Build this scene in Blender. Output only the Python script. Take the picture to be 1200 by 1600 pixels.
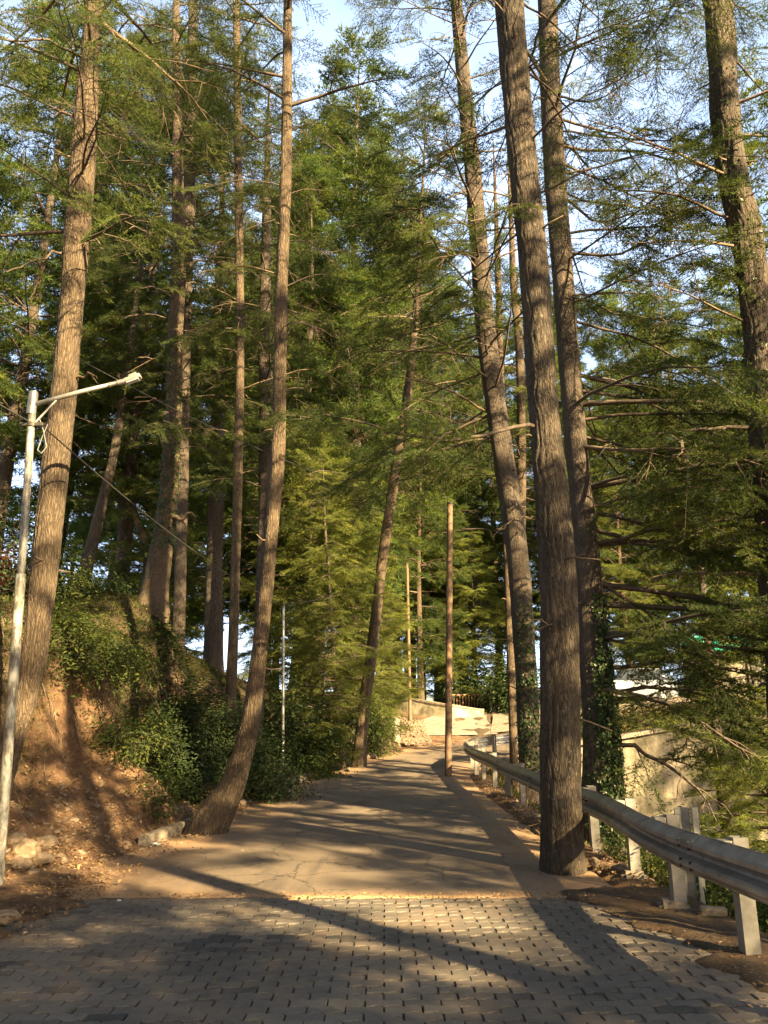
import bpy, bmesh, math, random
import numpy as np
from mathutils import Vector, Matrix, noise as mnoise

for o in list(bpy.data.objects):
    bpy.data.objects.remove(o)
SC = bpy.context.scene
COL = SC.collection
R = math.radians

# ------------------------------------------------------------------ camera, sky, sun, exposure
PITCH = R(15.4); CAMH = 1.6; F = 1200.0
cam_d = bpy.data.cameras.new('camera'); cam = bpy.data.objects.new('camera', cam_d); COL.objects.link(cam)
cam.location = (0, 0, CAMH); cam.rotation_euler = (R(90) + PITCH, 0, 0)
cam_d.sensor_fit = 'HORIZONTAL'; cam_d.sensor_width = 36; cam_d.lens = 36.0
cam_d.clip_start = 0.05; cam_d.clip_end = 5000
SC.camera = cam

SUN_AZ = R(42); SUN_EL = R(26)       # sun behind the camera, to the right
W = bpy.data.worlds.new('World'); SC.world = W; W.use_nodes = True
nt = W.node_tree
sky = nt.nodes.new('ShaderNodeTexSky'); sky.sky_type = 'NISHITA'; sky.sun_disc = False
sky.sun_elevation = SUN_EL; sky.sun_rotation = math.pi - SUN_AZ
sky.altitude = 1800; sky.air_density = 1.0; sky.dust_density = 3.5; sky.ozone_density = 1.5
bg = nt.nodes['Background']; bg.inputs[1].default_value = 0.06
tint = nt.nodes.new('ShaderNodeMix'); tint.data_type = 'RGBA'; tint.blend_type = 'MULTIPLY'; tint.inputs[0].default_value = 1.0
tint.inputs[7].default_value = (1.2, 1.0, .80, 1)      # hazy golden-hour air
nt.links.new(sky.outputs[0], tint.inputs[6]); 
# thin bright cloud veil over the valley ahead (north), broken by noise
tcw = nt.nodes.new('ShaderNodeTexCoord'); sxyz = nt.nodes.new('ShaderNodeSeparateXYZ'); nt.links.new(tcw.outputs['Generated'], sxyz.inputs[0])
cn = nt.nodes.new('ShaderNodeTexNoise'); cn.inputs['Scale'].default_value = 3.0; cn.inputs['Detail'].default_value = 6; nt.links.new(tcw.outputs['Generated'], cn.inputs['Vector'])
cr1 = nt.nodes.new('ShaderNodeMapRange'); cr1.inputs[1].default_value = .35; cr1.inputs[2].default_value = .7; cr1.inputs[3].default_value = .35; cr1.inputs[4].default_value = 1.0; nt.links.new(cn.outputs[0], cr1.inputs[0])
cr2 = nt.nodes.new('ShaderNodeMapRange'); cr2.inputs[1].default_value = .2; cr2.inputs[2].default_value = .8; nt.links.new(sxyz.outputs[1], cr2.inputs[0])
cm = nt.nodes.new('ShaderNodeMath'); cm.operation = 'MULTIPLY'; nt.links.new(cr1.outputs[0], cm.inputs[0]); nt.links.new(cr2.outputs[0], cm.inputs[1])
veil = nt.nodes.new('ShaderNodeMix'); veil.data_type = 'RGBA'; nt.links.new(cm.outputs[0], veil.inputs[0]); nt.links.new(tint.outputs[2], veil.inputs[6]); veil.inputs[7].default_value = (3.6, 4.7, 6.8, 1)
nt.links.new(veil.outputs[2], bg.inputs[0])

sd = bpy.data.lights.new('sun', 'SUN'); sun = bpy.data.objects.new('sun', sd); COL.objects.link(sun)
sd.energy = 5.0; sd.angle = R(0.5); sd.color = (1.0, 0.74, 0.38)
TOSUN = Vector((math.sin(SUN_AZ) * math.cos(SUN_EL), -math.cos(SUN_AZ) * math.cos(SUN_EL), math.sin(SUN_EL)))
sun.rotation_euler = TOSUN.to_track_quat('Z', 'Y').to_euler()
sun.location = TOSUN * 60

SC.view_settings.view_transform = 'Standard'; SC.view_settings.look = 'None'
SC.view_settings.gamma = 1.0; SC.view_settings.exposure = 2.72
SC.render.resolution_x = 768; SC.render.resolution_y = 1024
SC.cycles.max_bounces = 6; SC.cycles.diffuse_bounces = 3; SC.cycles.glossy_bounces = 2
SC.cycles.transmission_bounces = 4; SC.cycles.transparent_max_bounces = 6

rng = np.random.default_rng(7)
random.seed(7)
cp, sp_ = math.cos(PITCH), math.sin(PITCH)

def ray(px, py):
    u = (px - 600) / F; v = (800 - py) / F
    return np.array([u, cp - v * sp_, sp_ + v * cp])
def P(px, py, d):
    r = ray(px, py); return np.array([0, 0, CAMH]) + r * (d / r[1])
def tdist(py, d):
    return d / ray(600, py)[1]

# ------------------------------------------------------------------ terrain height
def sm(a, b, x):
    t = np.clip((np.asarray(x, float) - a) / (b - a), 0, 1); return t * t * (3 - 2 * t)
YL = [-60, 4, 8, 11, 14.7, 20, 25, 29.5, 33, 35.5, 60]
XL = [-4.6, -4.2, -3.55, -3.2, -2.75, -2.45, -1.2, 0.2, 1.2, 1.8, 3]
def xleft(y): return np.interp(y, YL, XL)
def zbase(x, y):
    b = np.interp(y, [0, 15, 20, 25, 30, 34, 40, 43, 60, 90, 140, 300], [0, 0, .1, .28, .6, 1.05, 2.05, 2.45, 3.4, 2.5, -6, -40])
    return b + sm(4, 14, x) * sm(24, 30, y) * 1.2
def vnoise(x, y, s, seed=0.0):
    x = np.asarray(x, float); y = np.asarray(y, float)
    out = np.zeros_like(x + y)
    for i, (ax, ay, ph) in enumerate([(1.0, .35, .3), (-.62, .91, 1.7), (.23, -1.13, 4.1), (1.41, .83, 2.2), (-1.2, 1.33, 5.5)]):
        out += np.sin(x * s * ax + y * s * ay + ph + seed + 1.7 * np.sin(y * s * ax * .7 - x * s * ay * .6 + seed * 2 + i))
    return out / 5
def height(x, y, detail=True):
    x = np.asarray(x, float); y = np.asarray(y, float)
    b = zbase(x, y)
    dl = xleft(y) - x
    H = np.interp(y, [-60, 0, 6, 9, 14, 20, 24, 28, 34, 60], [3, 3, 3.3, 3.8, 4.0, 3.8, 3.0, 1.4, .5, .4])
    d = dl - 0.25 + vnoise(x * 0 + .3, y, .9) * .35 * sm(.3, 1.2, dl)
    # erosion hollow between the two left trees
    d = d - 0.75 * np.exp(-((y - 15.2) / 1.6) ** 2) * sm(.2, 1.2, dl)
    pr = np.interp(d, [0, .3, .9, 1.35, 1.75, 2.3, 3.2, 6, 9, 14, 30, 80], [0, .04, .14, .30, .66, .82, .92, 1.05, 1.1, .8, -1.5, -6])
    bank = pr * H + sm(2.5, 8, d) * 1.3 * sm(30, 20, y)
    bank = bank + .9 * np.exp(-((x + 5.5) / 1.3) ** 2 - ((y - 17.3) / 1.6) ** 2)
    # debris cone
    bank = bank + .55 * np.exp(-((dl - .95) / .75) ** 2 - ((y - 12.2) / 1.3) ** 2) * sm(0, .6, dl)
    right = x - 2.75
    drop = np.interp(right, [0, .35, 1.2, 4, 8, 14, 60], [0, -.12, -.9, -2.8, -4.3, -4.5, -9])
    pit = sm(28.3, 26.6, y) * sm(3.2, 5.0, x + (27 - y) * 0 + sm(24, 22, y) * 3)
    h = b + np.where(dl > 0, bank, 0) + np.where(right > 0, drop, 0) * np.where(y < 22, 1, pit)
    if detail:
        off = np.maximum(sm(.15, .8, dl), sm(0.05, .8, right) * .8) + sm(44, 52, y) * .5
        lump = np.abs(vnoise(x + .3 * np.sin(y * 2.2), y, 3.4, 12)) * .30 + np.abs(vnoise(x, y, 8.3, 17)) * .14
        h = h + sm(.5, 1.1, dl) * sm(3.2, 2.2, dl) * (lump - .12)
        h = h + off * (vnoise(x, y, 2.3, 1) * .13 + vnoise(x, y, 6.1, 3) * .09 + vnoise(x, y, 15, 5) * .035 + vnoise(x, y, .5, 9) * .2 * sm(2, 5, dl))
    return h
def gz(x, y): return float(height(x, y))

# ------------------------------------------------------------------ object helpers
def mesh_np(name, V, F_list, mat=None, parent=None, smooth=False, attr=None, link=True):
    """V Nx3, F_list: list of (faces array MxK)"""
    me = bpy.data.meshes.new(name)
    V = np.asarray(V, np.float32)
    me.vertices.add(len(V)); me.vertices.foreach_set('co', V.ravel())
    nl = sum(f.size for f in F_list); npoly = sum(len(f) for f in F_list)
    me.loops.add(nl); me.polygons.add(npoly)
    me.loops.foreach_set('vertex_index', np.concatenate([f.ravel() for f in F_list]).astype(np.int32))
    tot = np.concatenate([np.full(len(f), f.shape[1]) for f in F_list]).astype(np.int32)
    st = np.concatenate([[0], np.cumsum(tot)[:-1]]).astype(np.int32)
    me.polygons.foreach_set('loop_start', st)
    me.polygons.foreach_set('use_smooth', np.full(npoly, smooth))
    if attr is not None:
        a = me.attributes.new('v', 'FLOAT', 'POINT'); a.data.foreach_set('value', np.asarray(attr, np.float32))
    me.update(calc_edges=True)
    if mat: me.materials.append(mat)
    if not link: return me
    o = bpy.data.objects.new(name, me); COL.objects.link(o)
    if parent: o.parent = parent
    return o

class MB:
    def __init__(s): s.v = []; s.f = {}; s.a = []; s.n = 0
    def add(s, V, Fc, a=0.5):
        V = np.asarray(V, float)
        Fc = np.asarray(Fc, int)
        s.v.append(V); s.f.setdefault(Fc.shape[1], []).append(Fc + s.n); s.n += len(V)
        s.a.append(np.full(len(V), a) if np.isscalar(a) else a)
    def tube(s, pts, rad, sides=8, rough=0.0, a=0.5, cap=True, freq=1.0, furrow=0):
        pts = np.asarray(pts, float); n = len(pts); rad = np.broadcast_to(np.asarray(rad, float), (n,))
        T = np.gradient(pts, axis=0); T /= np.linalg.norm(T, axis=1)[:, None] + 1e-9
        up = np.array([0, 0, 1.0]) if abs(T[0][2]) < .8 else np.array([0, 1.0, 0])
        A = np.cross(T, up); A /= np.linalg.norm(A, axis=1)[:, None] + 1e-9
        B = np.cross(T, A)
        th = np.arange(sides) * 2 * math.pi / sides
        rr = rad[:, None] * np.ones((n, sides))
        if rough > 0:
            z = pts[:, 2][:, None]
            ph = rng.random() * 10
            rr = rr * (1 + rough * (np.sin(th * 3 + z * .9 * freq + ph) * .5 + np.sin(th * 5 - z * 2.3 * freq + ph) * .3 + np.sin(th * 2 + z * 5.1 * freq + ph * 2) * .25)
                       + rough * (.35 if not furrow else .08) * (rng.random((n, sides)) - .5))
            if furrow:
                zf = pts[:, 2][:, None] + .04 * np.sin(th * 5)
                w1 = np.abs(np.sin(th * 8.5 + 1.1 * np.sin(z * 3.1 + th * 2) + .9 * np.sin(z * 7.3 + ph) + .5 * np.sin(z * 13 + th * 3)))
                w2 = np.abs(np.sin(zf * 14 + 3 * np.sin(th * 4 + z) + 2 * np.sin(th * 9 + z * 2.3)))
                rr = rr + furrow * np.clip(rad[:, None] / .25, .3, 1.2) * (np.minimum(w1 ** .5, w2 ** .35 + .25) - .7)
        V = pts[:, None, :] + rr[:, :, None] * (np.cos(th)[None, :, None] * A[:, None, :] + np.sin(th)[None, :, None] * B[:, None, :])
        V = V.reshape(-1, 3)
        i = np.arange(n - 1)[:, None] * sides; j = np.arange(sides)[None, :]; j2 = (j + 1) % sides
        Fc = np.stack([i + j, i + j2, i + sides + j2, i + sides + j], -1).reshape(-1, 4)
        s.add(V, Fc, a)
        if cap and sides >= 3:
            k = s.n - len(V)
            s.f.setdefault(sides, []).append((np.arange(sides)[::-1] + k)[None, :])
            s.f.setdefault(sides, []).append((np.arange(sides) + k + (n - 1) * sides)[None, :])
    def box(s, c, size, rot=0.0, bevel=0.0, tilt=None, a=0.5):
        bm = bmesh.new(); bmesh.ops.create_cube(bm, size=1)
        for v in bm.verts: v.co = Vector((v.co.x * size[0], v.co.y * size[1], v.co.z * size[2]))
        if bevel > 0: bmesh.ops.bevel(bm, geom=bm.edges[:], offset=bevel, segments=2, affect='EDGES', profile=.6)
        M = Matrix.Translation(Vector(c)) @ Matrix.Rotation(rot, 4, 'Z')
        if tilt: M = M @ Matrix.Rotation(tilt[0], 4, 'X') @ Matrix.Rotation(tilt[1], 4, 'Y')
        bm.transform(M); s.bm(bm, a)
    def bm(s, bm, a=0.5):
        bm.verts.ensure_lookup_table(); bm.verts.index_update()
        V = np.array([v.co for v in bm.verts]); k = s.n
        s.v.append(V); s.n += len(V); s.a.append(np.full(len(V), a))
        for f in bm.faces:
            idx = np.array([[v.index for v in f.verts]]) + k
            s.f.setdefault(idx.shape[1], []).append(idx)
        bm.free()
    def build(s, name, mat, parent=None, smooth=False):
        V = np.concatenate(s.v); fl = [np.concatenate(x) for x in s.f.values()]
        if parent is not None:
            V = V - np.array(parent.location)
        return mesh_np(name, V, fl, mat, parent, smooth, np.concatenate(s.a))

def build_multi(name, parts, parent, smooth=(True, True, False)):
    """one mesh from several builders, each with its own material slot"""
    V, FL, MI, A_, SM = [], [], [], [], []; n = 0
    parts = [(m, mt, sm_) for (m, mt), sm_ in zip(parts, smooth) if m.v]
    for k, (m, mt, sm_) in enumerate(parts):
        V.append(np.concatenate(m.v)); A_.append(np.concatenate(m.a))
        for x in m.f.values():
            x = np.concatenate(x); FL.append(x + n); MI.append(np.full(len(x), k)); SM.append(np.full(len(x), sm_))
        n += len(V[-1])
    V = np.concatenate(V) - np.array(parent.location)
    o = mesh_np(name, V, FL, None, parent, False, np.concatenate(A_)); me = o.data
    for m, mt, sm_ in parts: me.materials.append(mt)
    me.polygons.foreach_set('material_index', np.concatenate(MI).astype(np.int32)); me.polygons.foreach_set('use_smooth', np.concatenate(SM))
    return o

def empty(name, loc, label, cat, group=None):
    o = bpy.data.objects.new(name, None); COL.objects.link(o)
    o.location = tuple(float(q) for q in loc); o.empty_display_size = .2
    return tag(o, label, cat, group)
def tag(o, label=None, cat=None, group=None, kind=None):
    if label: o['label'] = label
    if cat: o['category'] = cat
    if group: o['group'] = group
    if kind: o['kind'] = kind
    return o
def recentre(o, c):
    c = Vector([float(q) for q in c]); o.data.transform(Matrix.Translation(-c)); o.location = c; return o

# ------------------------------------------------------------------ materials
def new_mat(name):
    m = bpy.data.materials.new(name); m.use_nodes = True
    n = m.node_tree; return m, n, n.nodes['Principled BSDF']
def N(n, t, **k):
    x = n.nodes.new(t)
    for a, b in k.items(): setattr(x, a, b)
    return x
def ramp(n, src, stops):
    r = N(n, 'ShaderNodeValToRGB'); cr = r.color_ramp
    while len(cr.elements) < len(stops): cr.elements.new(.5)
    for e, (p, c) in zip(cr.elements, stops):
        e.position = p; e.color = (*c, 1) if len(c) == 3 else c
    n.links.new(src, r.inputs[0]); return r.outputs[0]
def noise(n, vec, scale, detail=6, rough=.6, dist=0):
    t = N(n, 'ShaderNodeTexNoise'); t.inputs['Scale'].default_value = scale; t.inputs['Detail'].default_value = detail
    t.inputs['Roughness'].default_value = rough; t.inputs['Distortion'].default_value = dist
    if vec: n.links.new(vec, t.inputs['Vector'])
    return t
def mixc(n, fac, a, b, mode='MIX'):
    m = N(n, 'ShaderNodeMix', data_type='RGBA', blend_type=mode)
    for i, s in ((0, fac), (6, a), (7, b)):
        if hasattr(s, 'links'): n.links.new(s, m.inputs[i])
        else: m.inputs[i].default_value = s if i == 0 else (*s, 1)
    return m.outputs[2]
def coords(n, scale=(1, 1, 1), out='Object'):
    tc = N(n, 'ShaderNodeTexCoord'); mp = N(n, 'ShaderNodeMapping'); mp.inputs['Scale'].default_value = scale
    n.links.new(tc.outputs[out], mp.inputs[0]); return mp.outputs[0]
def bump(n, p, h, strength=.5, dist=.02):
    b = N(n, 'ShaderNodeBump'); b.inputs['Strength'].default_value = strength; b.inputs['Distance'].default_value = dist
    n.links.new(h, b.inputs['Height']); n.links.new(b.outputs[0], p.inputs['Normal'])
def add(n, a, b, ka=1, kb=1):
    m = N(n, 'ShaderNodeMath', operation='MULTIPLY'); n.links.new(a, m.inputs[0]); m.inputs[1].default_value = ka
    q = N(n, 'ShaderNodeMath', operation='MULTIPLY_ADD'); n.links.new(b, q.inputs[0]); q.inputs[1].default_value = kb
    n.links.new(m.outputs[0], q.inputs[2]); return q.outputs[0]

def bark(name, dark, mid, light, lichen=.0, vs=1.0):
    m, n, p = new_mat(name)
    c = coords(n, (1, 1, .16))
    vo = N(n, 'ShaderNodeTexVoronoi', feature='DISTANCE_TO_EDGE'); vo.inputs['Scale'].default_value = 38 * vs
    wn = noise(n, c, 6, 4); 
    ad = N(n, 'ShaderNodeVectorMath', operation='ADD'); sc = N(n, 'ShaderNodeVectorMath', operation='SCALE'); sc.inputs[3].default_value = .12
    n.links.new(wn.outputs['Color'], sc.inputs[0]); n.links.new(c, ad.inputs[0]); n.links.new(sc.outputs[0], ad.inputs[1]); n.links.new(ad.outputs[0], vo.inputs['Vector'])
    nz = noise(n, c, 30, 8, .7)
    col = ramp(n, nz.outputs[0], [(.3, dark), (.52, mid), (.72, light)])
    crack = ramp(n, vo.outputs['Distance'], [(0, (.25, .25, .25)), (.2, (1, 1, 1))])
    col = mixc(n, crack, tuple(q * .5 for q in dark), col)
    big = noise(n, coords(n, (1, 1, .5)), 2.2, 4)
    col = mixc(n, ramp(n, big.outputs[0], [(.4, (0, 0, 0)), (.65, (.5, .5, .5))]), col, tuple(q * .8 for q in light))
    if lichen:
        ln = noise(n, coords(n, (1, 1, .8)), 22, 8, .7)
        col = mixc(n, ramp(n, ln.outputs[0], [(.58, (0, 0, 0)), (.66, (lichen, lichen, lichen))]), col, (.30, .29, .20))
    n.links.new(col, p.inputs['Base Color']); p.inputs['Roughness'].default_value = .9
    bump(n, p, add(n, crack, nz.outputs[0], .7, .8), .9, .03)
    return m
M_bark_grey = bark('bark_grey', (.027, .021, .016), (.068, .052, .038), (.14, .108, .074), .4)
M_bark_red = bark('bark_red', (.04, .029, .019), (.104, .074, .046), (.175, .128, .08), .12)
M_bark_dark = bark('bark_dark', (.035, .026, .02), (.085, .065, .05), (.15, .12, .09), .25)
def simple(name, c1, c2, scale=8, rough=.85, bs=.4, bd=.01, metal=0, stretch=(1, 1, 1)):
    m, n, p = new_mat(name); c = coords(n, stretch)
    t = noise(n, c, scale, 8, .65)
    n.links.new(ramp(n, t.outputs[0], [(.35, c1), (.65, c2)]), p.inputs['Base Color'])
    p.inputs['Roughness'].default_value = rough; p.inputs['Metallic'].default_value = metal
    if bs: bump(n, p, t.outputs[0], bs, bd)
    return m
M_limb = simple('limb_bark', (.045, .034, .026), (.12, .09, .065), 20)
M_dead = simple('dead_twig', (.08, .056, .038), (.20, .145, .095), 20)

def foliage(name, ca, cb, cc, trans=.35, tcol=None, rough=.6):
    m, n, p = new_mat(name)
    at = N(n, 'ShaderNodeAttribute', attribute_name='v')
    oi = N(n, 'ShaderNodeObjectInfo')
    nz = noise(n, coords(n), .7, 3)
    f = add(n, at.outputs['Fac'], nz.outputs[0], .6, .4)
    col = ramp(n, f, [(.2, ca), (.5, cb), (.8, cc)])
    hs = N(n, 'ShaderNodeHueSaturation')
    v = N(n, 'ShaderNodeMath', operation='MULTIPLY_ADD'); n.links.new(oi.outputs['Random'], v.inputs[0]); v.inputs[1].default_value = .45; v.inputs[2].default_value = .78
    n.links.new(v.outputs[0], hs.inputs['Value']); n.links.new(col, hs.inputs['Color'])
    n.links.new(hs.outputs[0], p.inputs['Base Color']); p.inputs['Roughness'].default_value = rough
    p.inputs['Specular IOR Level'].default_value = .25
    tr = N(n, 'ShaderNodeBsdfTranslucent'); mx = N(n, 'ShaderNodeMixShader'); mx.inputs[0].default_value = trans
    tc = mixc(n, 1.0, hs.outputs[0], tcol or (1.6, 1.5, .6), 'MULTIPLY')
    n.links.new(tc, tr.inputs[0]); n.links.new(p.outputs[0], mx.inputs[1]); n.links.new(tr.outputs[0], mx.inputs[2])
    n.links.new(mx.outputs[0], n.nodes['Material Output'].inputs[0])
    return m
M_needle = foliage('cedar_needles', (.024, .05, .018), (.068, .108, .03), (.16, .185, .045), .48)
M_needle_y = foliage('young_cedar_needles', (.06, .095, .025), (.15, .19, .042), (.29, .31, .08), .5)
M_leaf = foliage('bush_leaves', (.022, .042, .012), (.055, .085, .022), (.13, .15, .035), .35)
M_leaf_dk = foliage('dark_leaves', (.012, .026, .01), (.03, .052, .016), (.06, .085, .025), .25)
M_ivy = foliage('ivy_leaves', (.012, .03, .012), (.03, .058, .02), (.08, .11, .03), .15, rough=.35)
M_grass = foliage('grass_blades', (.035, .045, .014), (.08, .088, .026), (.19, .155, .055), .35)
M_litter = foliage('dead_leaves', (.10, .055, .028), (.20, .125, .06), (.36, .25, .13), .1)
M_redleaf = foliage('red_leaves', (.09, .03, .015), (.2, .075, .04), (.3, .14, .07), .3)

# soil / ground
def mat_ground():
    m, n, p = new_mat('forest_soil'); c = coords(n, out='Object')
    a = noise(n, c, 1.1, 8, .65, .4); b = noise(n, c, 7, 10, .7); d = noise(n, c, 45, 8, .7)
    soil = ramp(n, b.outputs[0], [(.28, (.085, .045, .024)), (.5, (.20, .112, .058)), (.7, (.36, .225, .12))])
    duff = ramp(n, d.outputs[0], [(.3, (.045, .03, .018)), (.6, (.12, .085, .045)), (.75, (.2, .15, .08))])
    at = N(n, 'ShaderNodeAttribute', attribute_name='v')
    f = add(n, at.outputs['Fac'], a.outputs[0], 1, .9)
    fac = ramp(n, f, [(.55, (0, 0, 0)), (.95, (1, 1, 1))])
    col = mixc(n, fac, soil, duff)
    vo = N(n, 'ShaderNodeTexVoronoi'); vo.inputs['Scale'].default_value = 22; n.links.new(c, vo.inputs['Vector'])
    peb = ramp(n, vo.outputs['Distance'], [(.15, (1, 1, 1)), (.33, (0, 0, 0))])
    rs = N(n, 'ShaderNodeMath', operation='MULTIPLY'); n.links.new(peb, rs.inputs[0])
    n.links.new(ramp(n, noise(n, c, 2.2, 3).outputs[0], [(.5, (0, 0, 0)), (.65, (.7, .7, .7))]), rs.inputs[1])
    col = mixc(n, rs.outputs[0], col, (.36, .27, .18))
    n.links.new(col, p.inputs['Base Color']); p.inputs['Roughness'].default_value = .95
    bump(n, p, add(n, b.outputs[0], d.outputs[0], 1.0, .5), 1, .14)
    return m
M_ground = mat_ground()
def mat_asphalt():
    m, n, p = new_mat('asphalt'); c = coords(n)
    g = noise(n, c, 70, 8, .85); b = noise(n, c, .8, 6, .6, .5)
    col = ramp(n, g.outputs[0], [(.35, (.075, .058, .043)), (.65, (.19, .15, .11))])
    wear = ramp(n, b.outputs[0], [(.4, (0, 0, 0)), (.62, (.45, .45, .45))])
    col = mixc(n, wear, col, (.21, .165, .12))
    pn = noise(n, coords(n, (1, .25, 1)), .9, 5, .6, 1.0)
    col = mixc(n, ramp(n, pn.outputs[0], [(.34, (.65, .65, .65)), (.46, (0, 0, 0))]), col, (.06, .052, .046))
    wv = noise(n, c, 2.2, 6, .6); sv = N(n, 'ShaderNodeVectorMath', operation='SCALE'); sv.inputs[3].default_value = .5; n.links.new(wv.outputs['Color'], sv.inputs[0])
    av = N(n, 'ShaderNodeVectorMath', operation='ADD'); n.links.new(c, av.inputs[0]); n.links.new(sv.outputs[0], av.inputs[1])
    ck = N(n, 'ShaderNodeTexVoronoi', feature='DISTANCE_TO_EDGE'); ck.inputs['Scale'].default_value = .9; n.links.new(av.outputs[0], ck.inputs['Vector'])
    col = mixc(n, ramp(n, ck.outputs['Distance'], [(.004, (.8, .8, .8)), (.014, (0, 0, 0))]), col, (.03, .026, .022))
    at = N(n, 'ShaderNodeAttribute', attribute_name='v')     # dust blown in from the verge
    dn = noise(n, coords(n, (1, .35, 1)), 1.6, 8, .7)
    f = add(n, at.outputs['Fac'], dn.outputs[0], 1.15, .75)
    fac = ramp(n, f, [(.55, (0, 0, 0)), (1.0, (.9, .9, .9))])
    col = mixc(n, fac, col, (.30, .19, .105))
    n.links.new(col, p.inputs['Base Color']); p.inputs['Roughness'].default_value = .85
    bump(n, p, g.outputs[0], .6, .008); return m
M_asphalt = mat_asphalt()
def mat_paver():
    m, n, p = new_mat('concrete_paver'); c = coords(n)
    at = N(n, 'ShaderNodeAttribute', attribute_name='v')
    g = noise(n, c, 60, 6, .75); b = noise(n, c, 1.1, 6, .6)
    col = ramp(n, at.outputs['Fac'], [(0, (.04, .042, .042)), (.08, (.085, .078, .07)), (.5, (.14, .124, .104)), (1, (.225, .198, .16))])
    col = mixc(n, ramp(n, g.outputs[0], [(.35, (.55, .55, .55)), (.65, (1, 1, 1))]), (0.03, .03, .03), col)
    dn2 = noise(n, c, 4.5, 8, .75)
    col = mixc(n, ramp(n, add(n, b.outputs[0], dn2.outputs[0], .6, .5), [(.5, (0, 0, 0)), (.72, (.75, .75, .75))]), col, (.21, .155, .105))
    st = noise(n, c, 2.6, 5, .7)
    col = mixc(n, ramp(n, st.outputs[0], [(.28, (.6, .6, .6)), (.42, (0, 0, 0))]), col, (.05, .045, .04))
    n.links.new(col, p.inputs['Base Color']); p.inputs['Roughness'].default_value = .8
    bump(n, p, g.outputs[0], .5, .005); return m
M_paver = mat_paver()
M_joint = simple('joint_sand', (.035, .027, .02), (.09, .065, .045), 30)
M_conc = simple('old_concrete', (.13, .11, .085), (.30, .255, .19), 7, .9, .6, .02)
M_conc_l = simple('pale_concrete', (.16, .14, .115), (.29, .255, .205), 3, .9, .4, .01)
M_mossy = simple('mossy_concrete', (.13, .12, .075), (.40, .35, .25), 2.5, .95, .6, .03)
M_rock = simple('rock', (.10, .072, .047), (.25, .185, .125), 9, .9, .8, .02)
M_galv = simple('galvanised_steel', (.20, .20, .195), (.40, .40, .385), 5, .42, .15, .004, .55)
M_galv_post = simple('galvanised_post', (.15, .145, .13), (.29, .28, .25), 6, .55, .15, .004, .1)
M_rust = simple('rusty_pole', (.085, .05, .03), (.20, .13, .08), 14, .8, .4, .006, .0, (1, 1, .4))
M_darkmetal = simple('dark_metal', (.03, .028, .026), (.09, .08, .07), 14, .6, .2, .004, .3)
M_black = simple('black_cable', (.02, .02, .02), (.04, .04, .04), 20, .6, 0)
M_white = simple('white_plastic', (.6, .6, .6), (.8, .8, .78), 8, .4, 0)
M_red = simple('red_wrapper', (.3, .06, .04), (.45, .12, .07), 8, .6, 0)
M_green = simple('green_roofing', (.02, .36, .26), (.05, .5, .36), 4, .5, .1, .01)
M_glass = simple('car_glass', (.03, .04, .05), (.06, .07, .09), 2, .1, 0)
M_carpaint = simple('car_paint', (.22, .25, .30), (.28, .31, .36), 2, .3, 0)
M_tyre = simple('tyre', (.02, .02, .02), (.04, .04, .04), 20, .8, 0)
M_hut = simple('hut_wall', (.14, .12, .09), (.22, .19, .14), 3, .9, .3, .02)
def mat_polepaint():
    m, n, p = new_mat('weathered_pole_paint'); c = coords(n, (1, 1, .35))
    g = noise(n, c, 16, 8, .75)
    n.links.new(ramp(n, g.outputs[0], [(.44, (.08, .07, .058)), (.52, (.19, .19, .175)), (.72, (.36, .36, .335))]), p.inputs['Base Color'])
    p.inputs['Roughness'].default_value = .55; bump(n, p, g.outputs[0], .2, .004); return m
M_pole = mat_polepaint()

# ------------------------------------------------------------------ ground sheet
def axis(parts):
    out = []
    for a, b, s in parts: out.append(np.arange(a, b, s))
    return np.concatenate(out)
gx = np.concatenate([[-900, -500, -300, -180, -110, -70, -50, -38], axis([(-30, -9, 1.0), (-9, -1.6, .085), (-1.6, 2.3, .4), (2.3, 6, .12), (6, 18, .4), (18, 40, 2)]), [42, 60, 90, 140, 220, 350, 600, 900]])
gy = np.concatenate([[-300, -150, -80], axis([(-60, 2, 2.5), (2, 19, .095), (19, 30, .22), (30, 48, .5), (48, 100, 2.5)]), [105, 130, 170, 250, 400, 700, 1200]])
X, Y = np.meshgrid(gx, gy); Z = height(X, Y)
far = sm(50, 300, np.hypot(X, Y)); Z = Z * (1 - far) + far * -30
onroad = (X > xleft(Y)) & (X < 2.45) & (Y < 24) | (X > xleft(Y)) & (Y >= 24) & (Y < 34) & (X < 16)
Z = np.where(onroad, Z - .05, Z)
nx, ny = len(gx), len(gy)
i = np.arange(ny - 1)[:, None] * nx; j = np.arange(nx - 1)[None, :]
Fq = np.stack([i + j, i + j + 1, i + nx + j + 1, i + nx + j], -1).reshape(-1, 4)
dlm = xleft(Y) - X
duff = np.where(dlm > 0, sm(1.5, 2.6, dlm) * .8, 0) + sm(0.2, 2.0, X - 2.75) * 1.1 + sm(17, 22, Y) * .4 * (dlm > 0) + sm(15.0, 14.0, Y) * 0
ground = mesh_np('ground', np.stack([X, Y, Z], -1).reshape(-1, 3), [Fq], M_ground, None, True, duff.ravel())
tag(ground, kind='structure')

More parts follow.
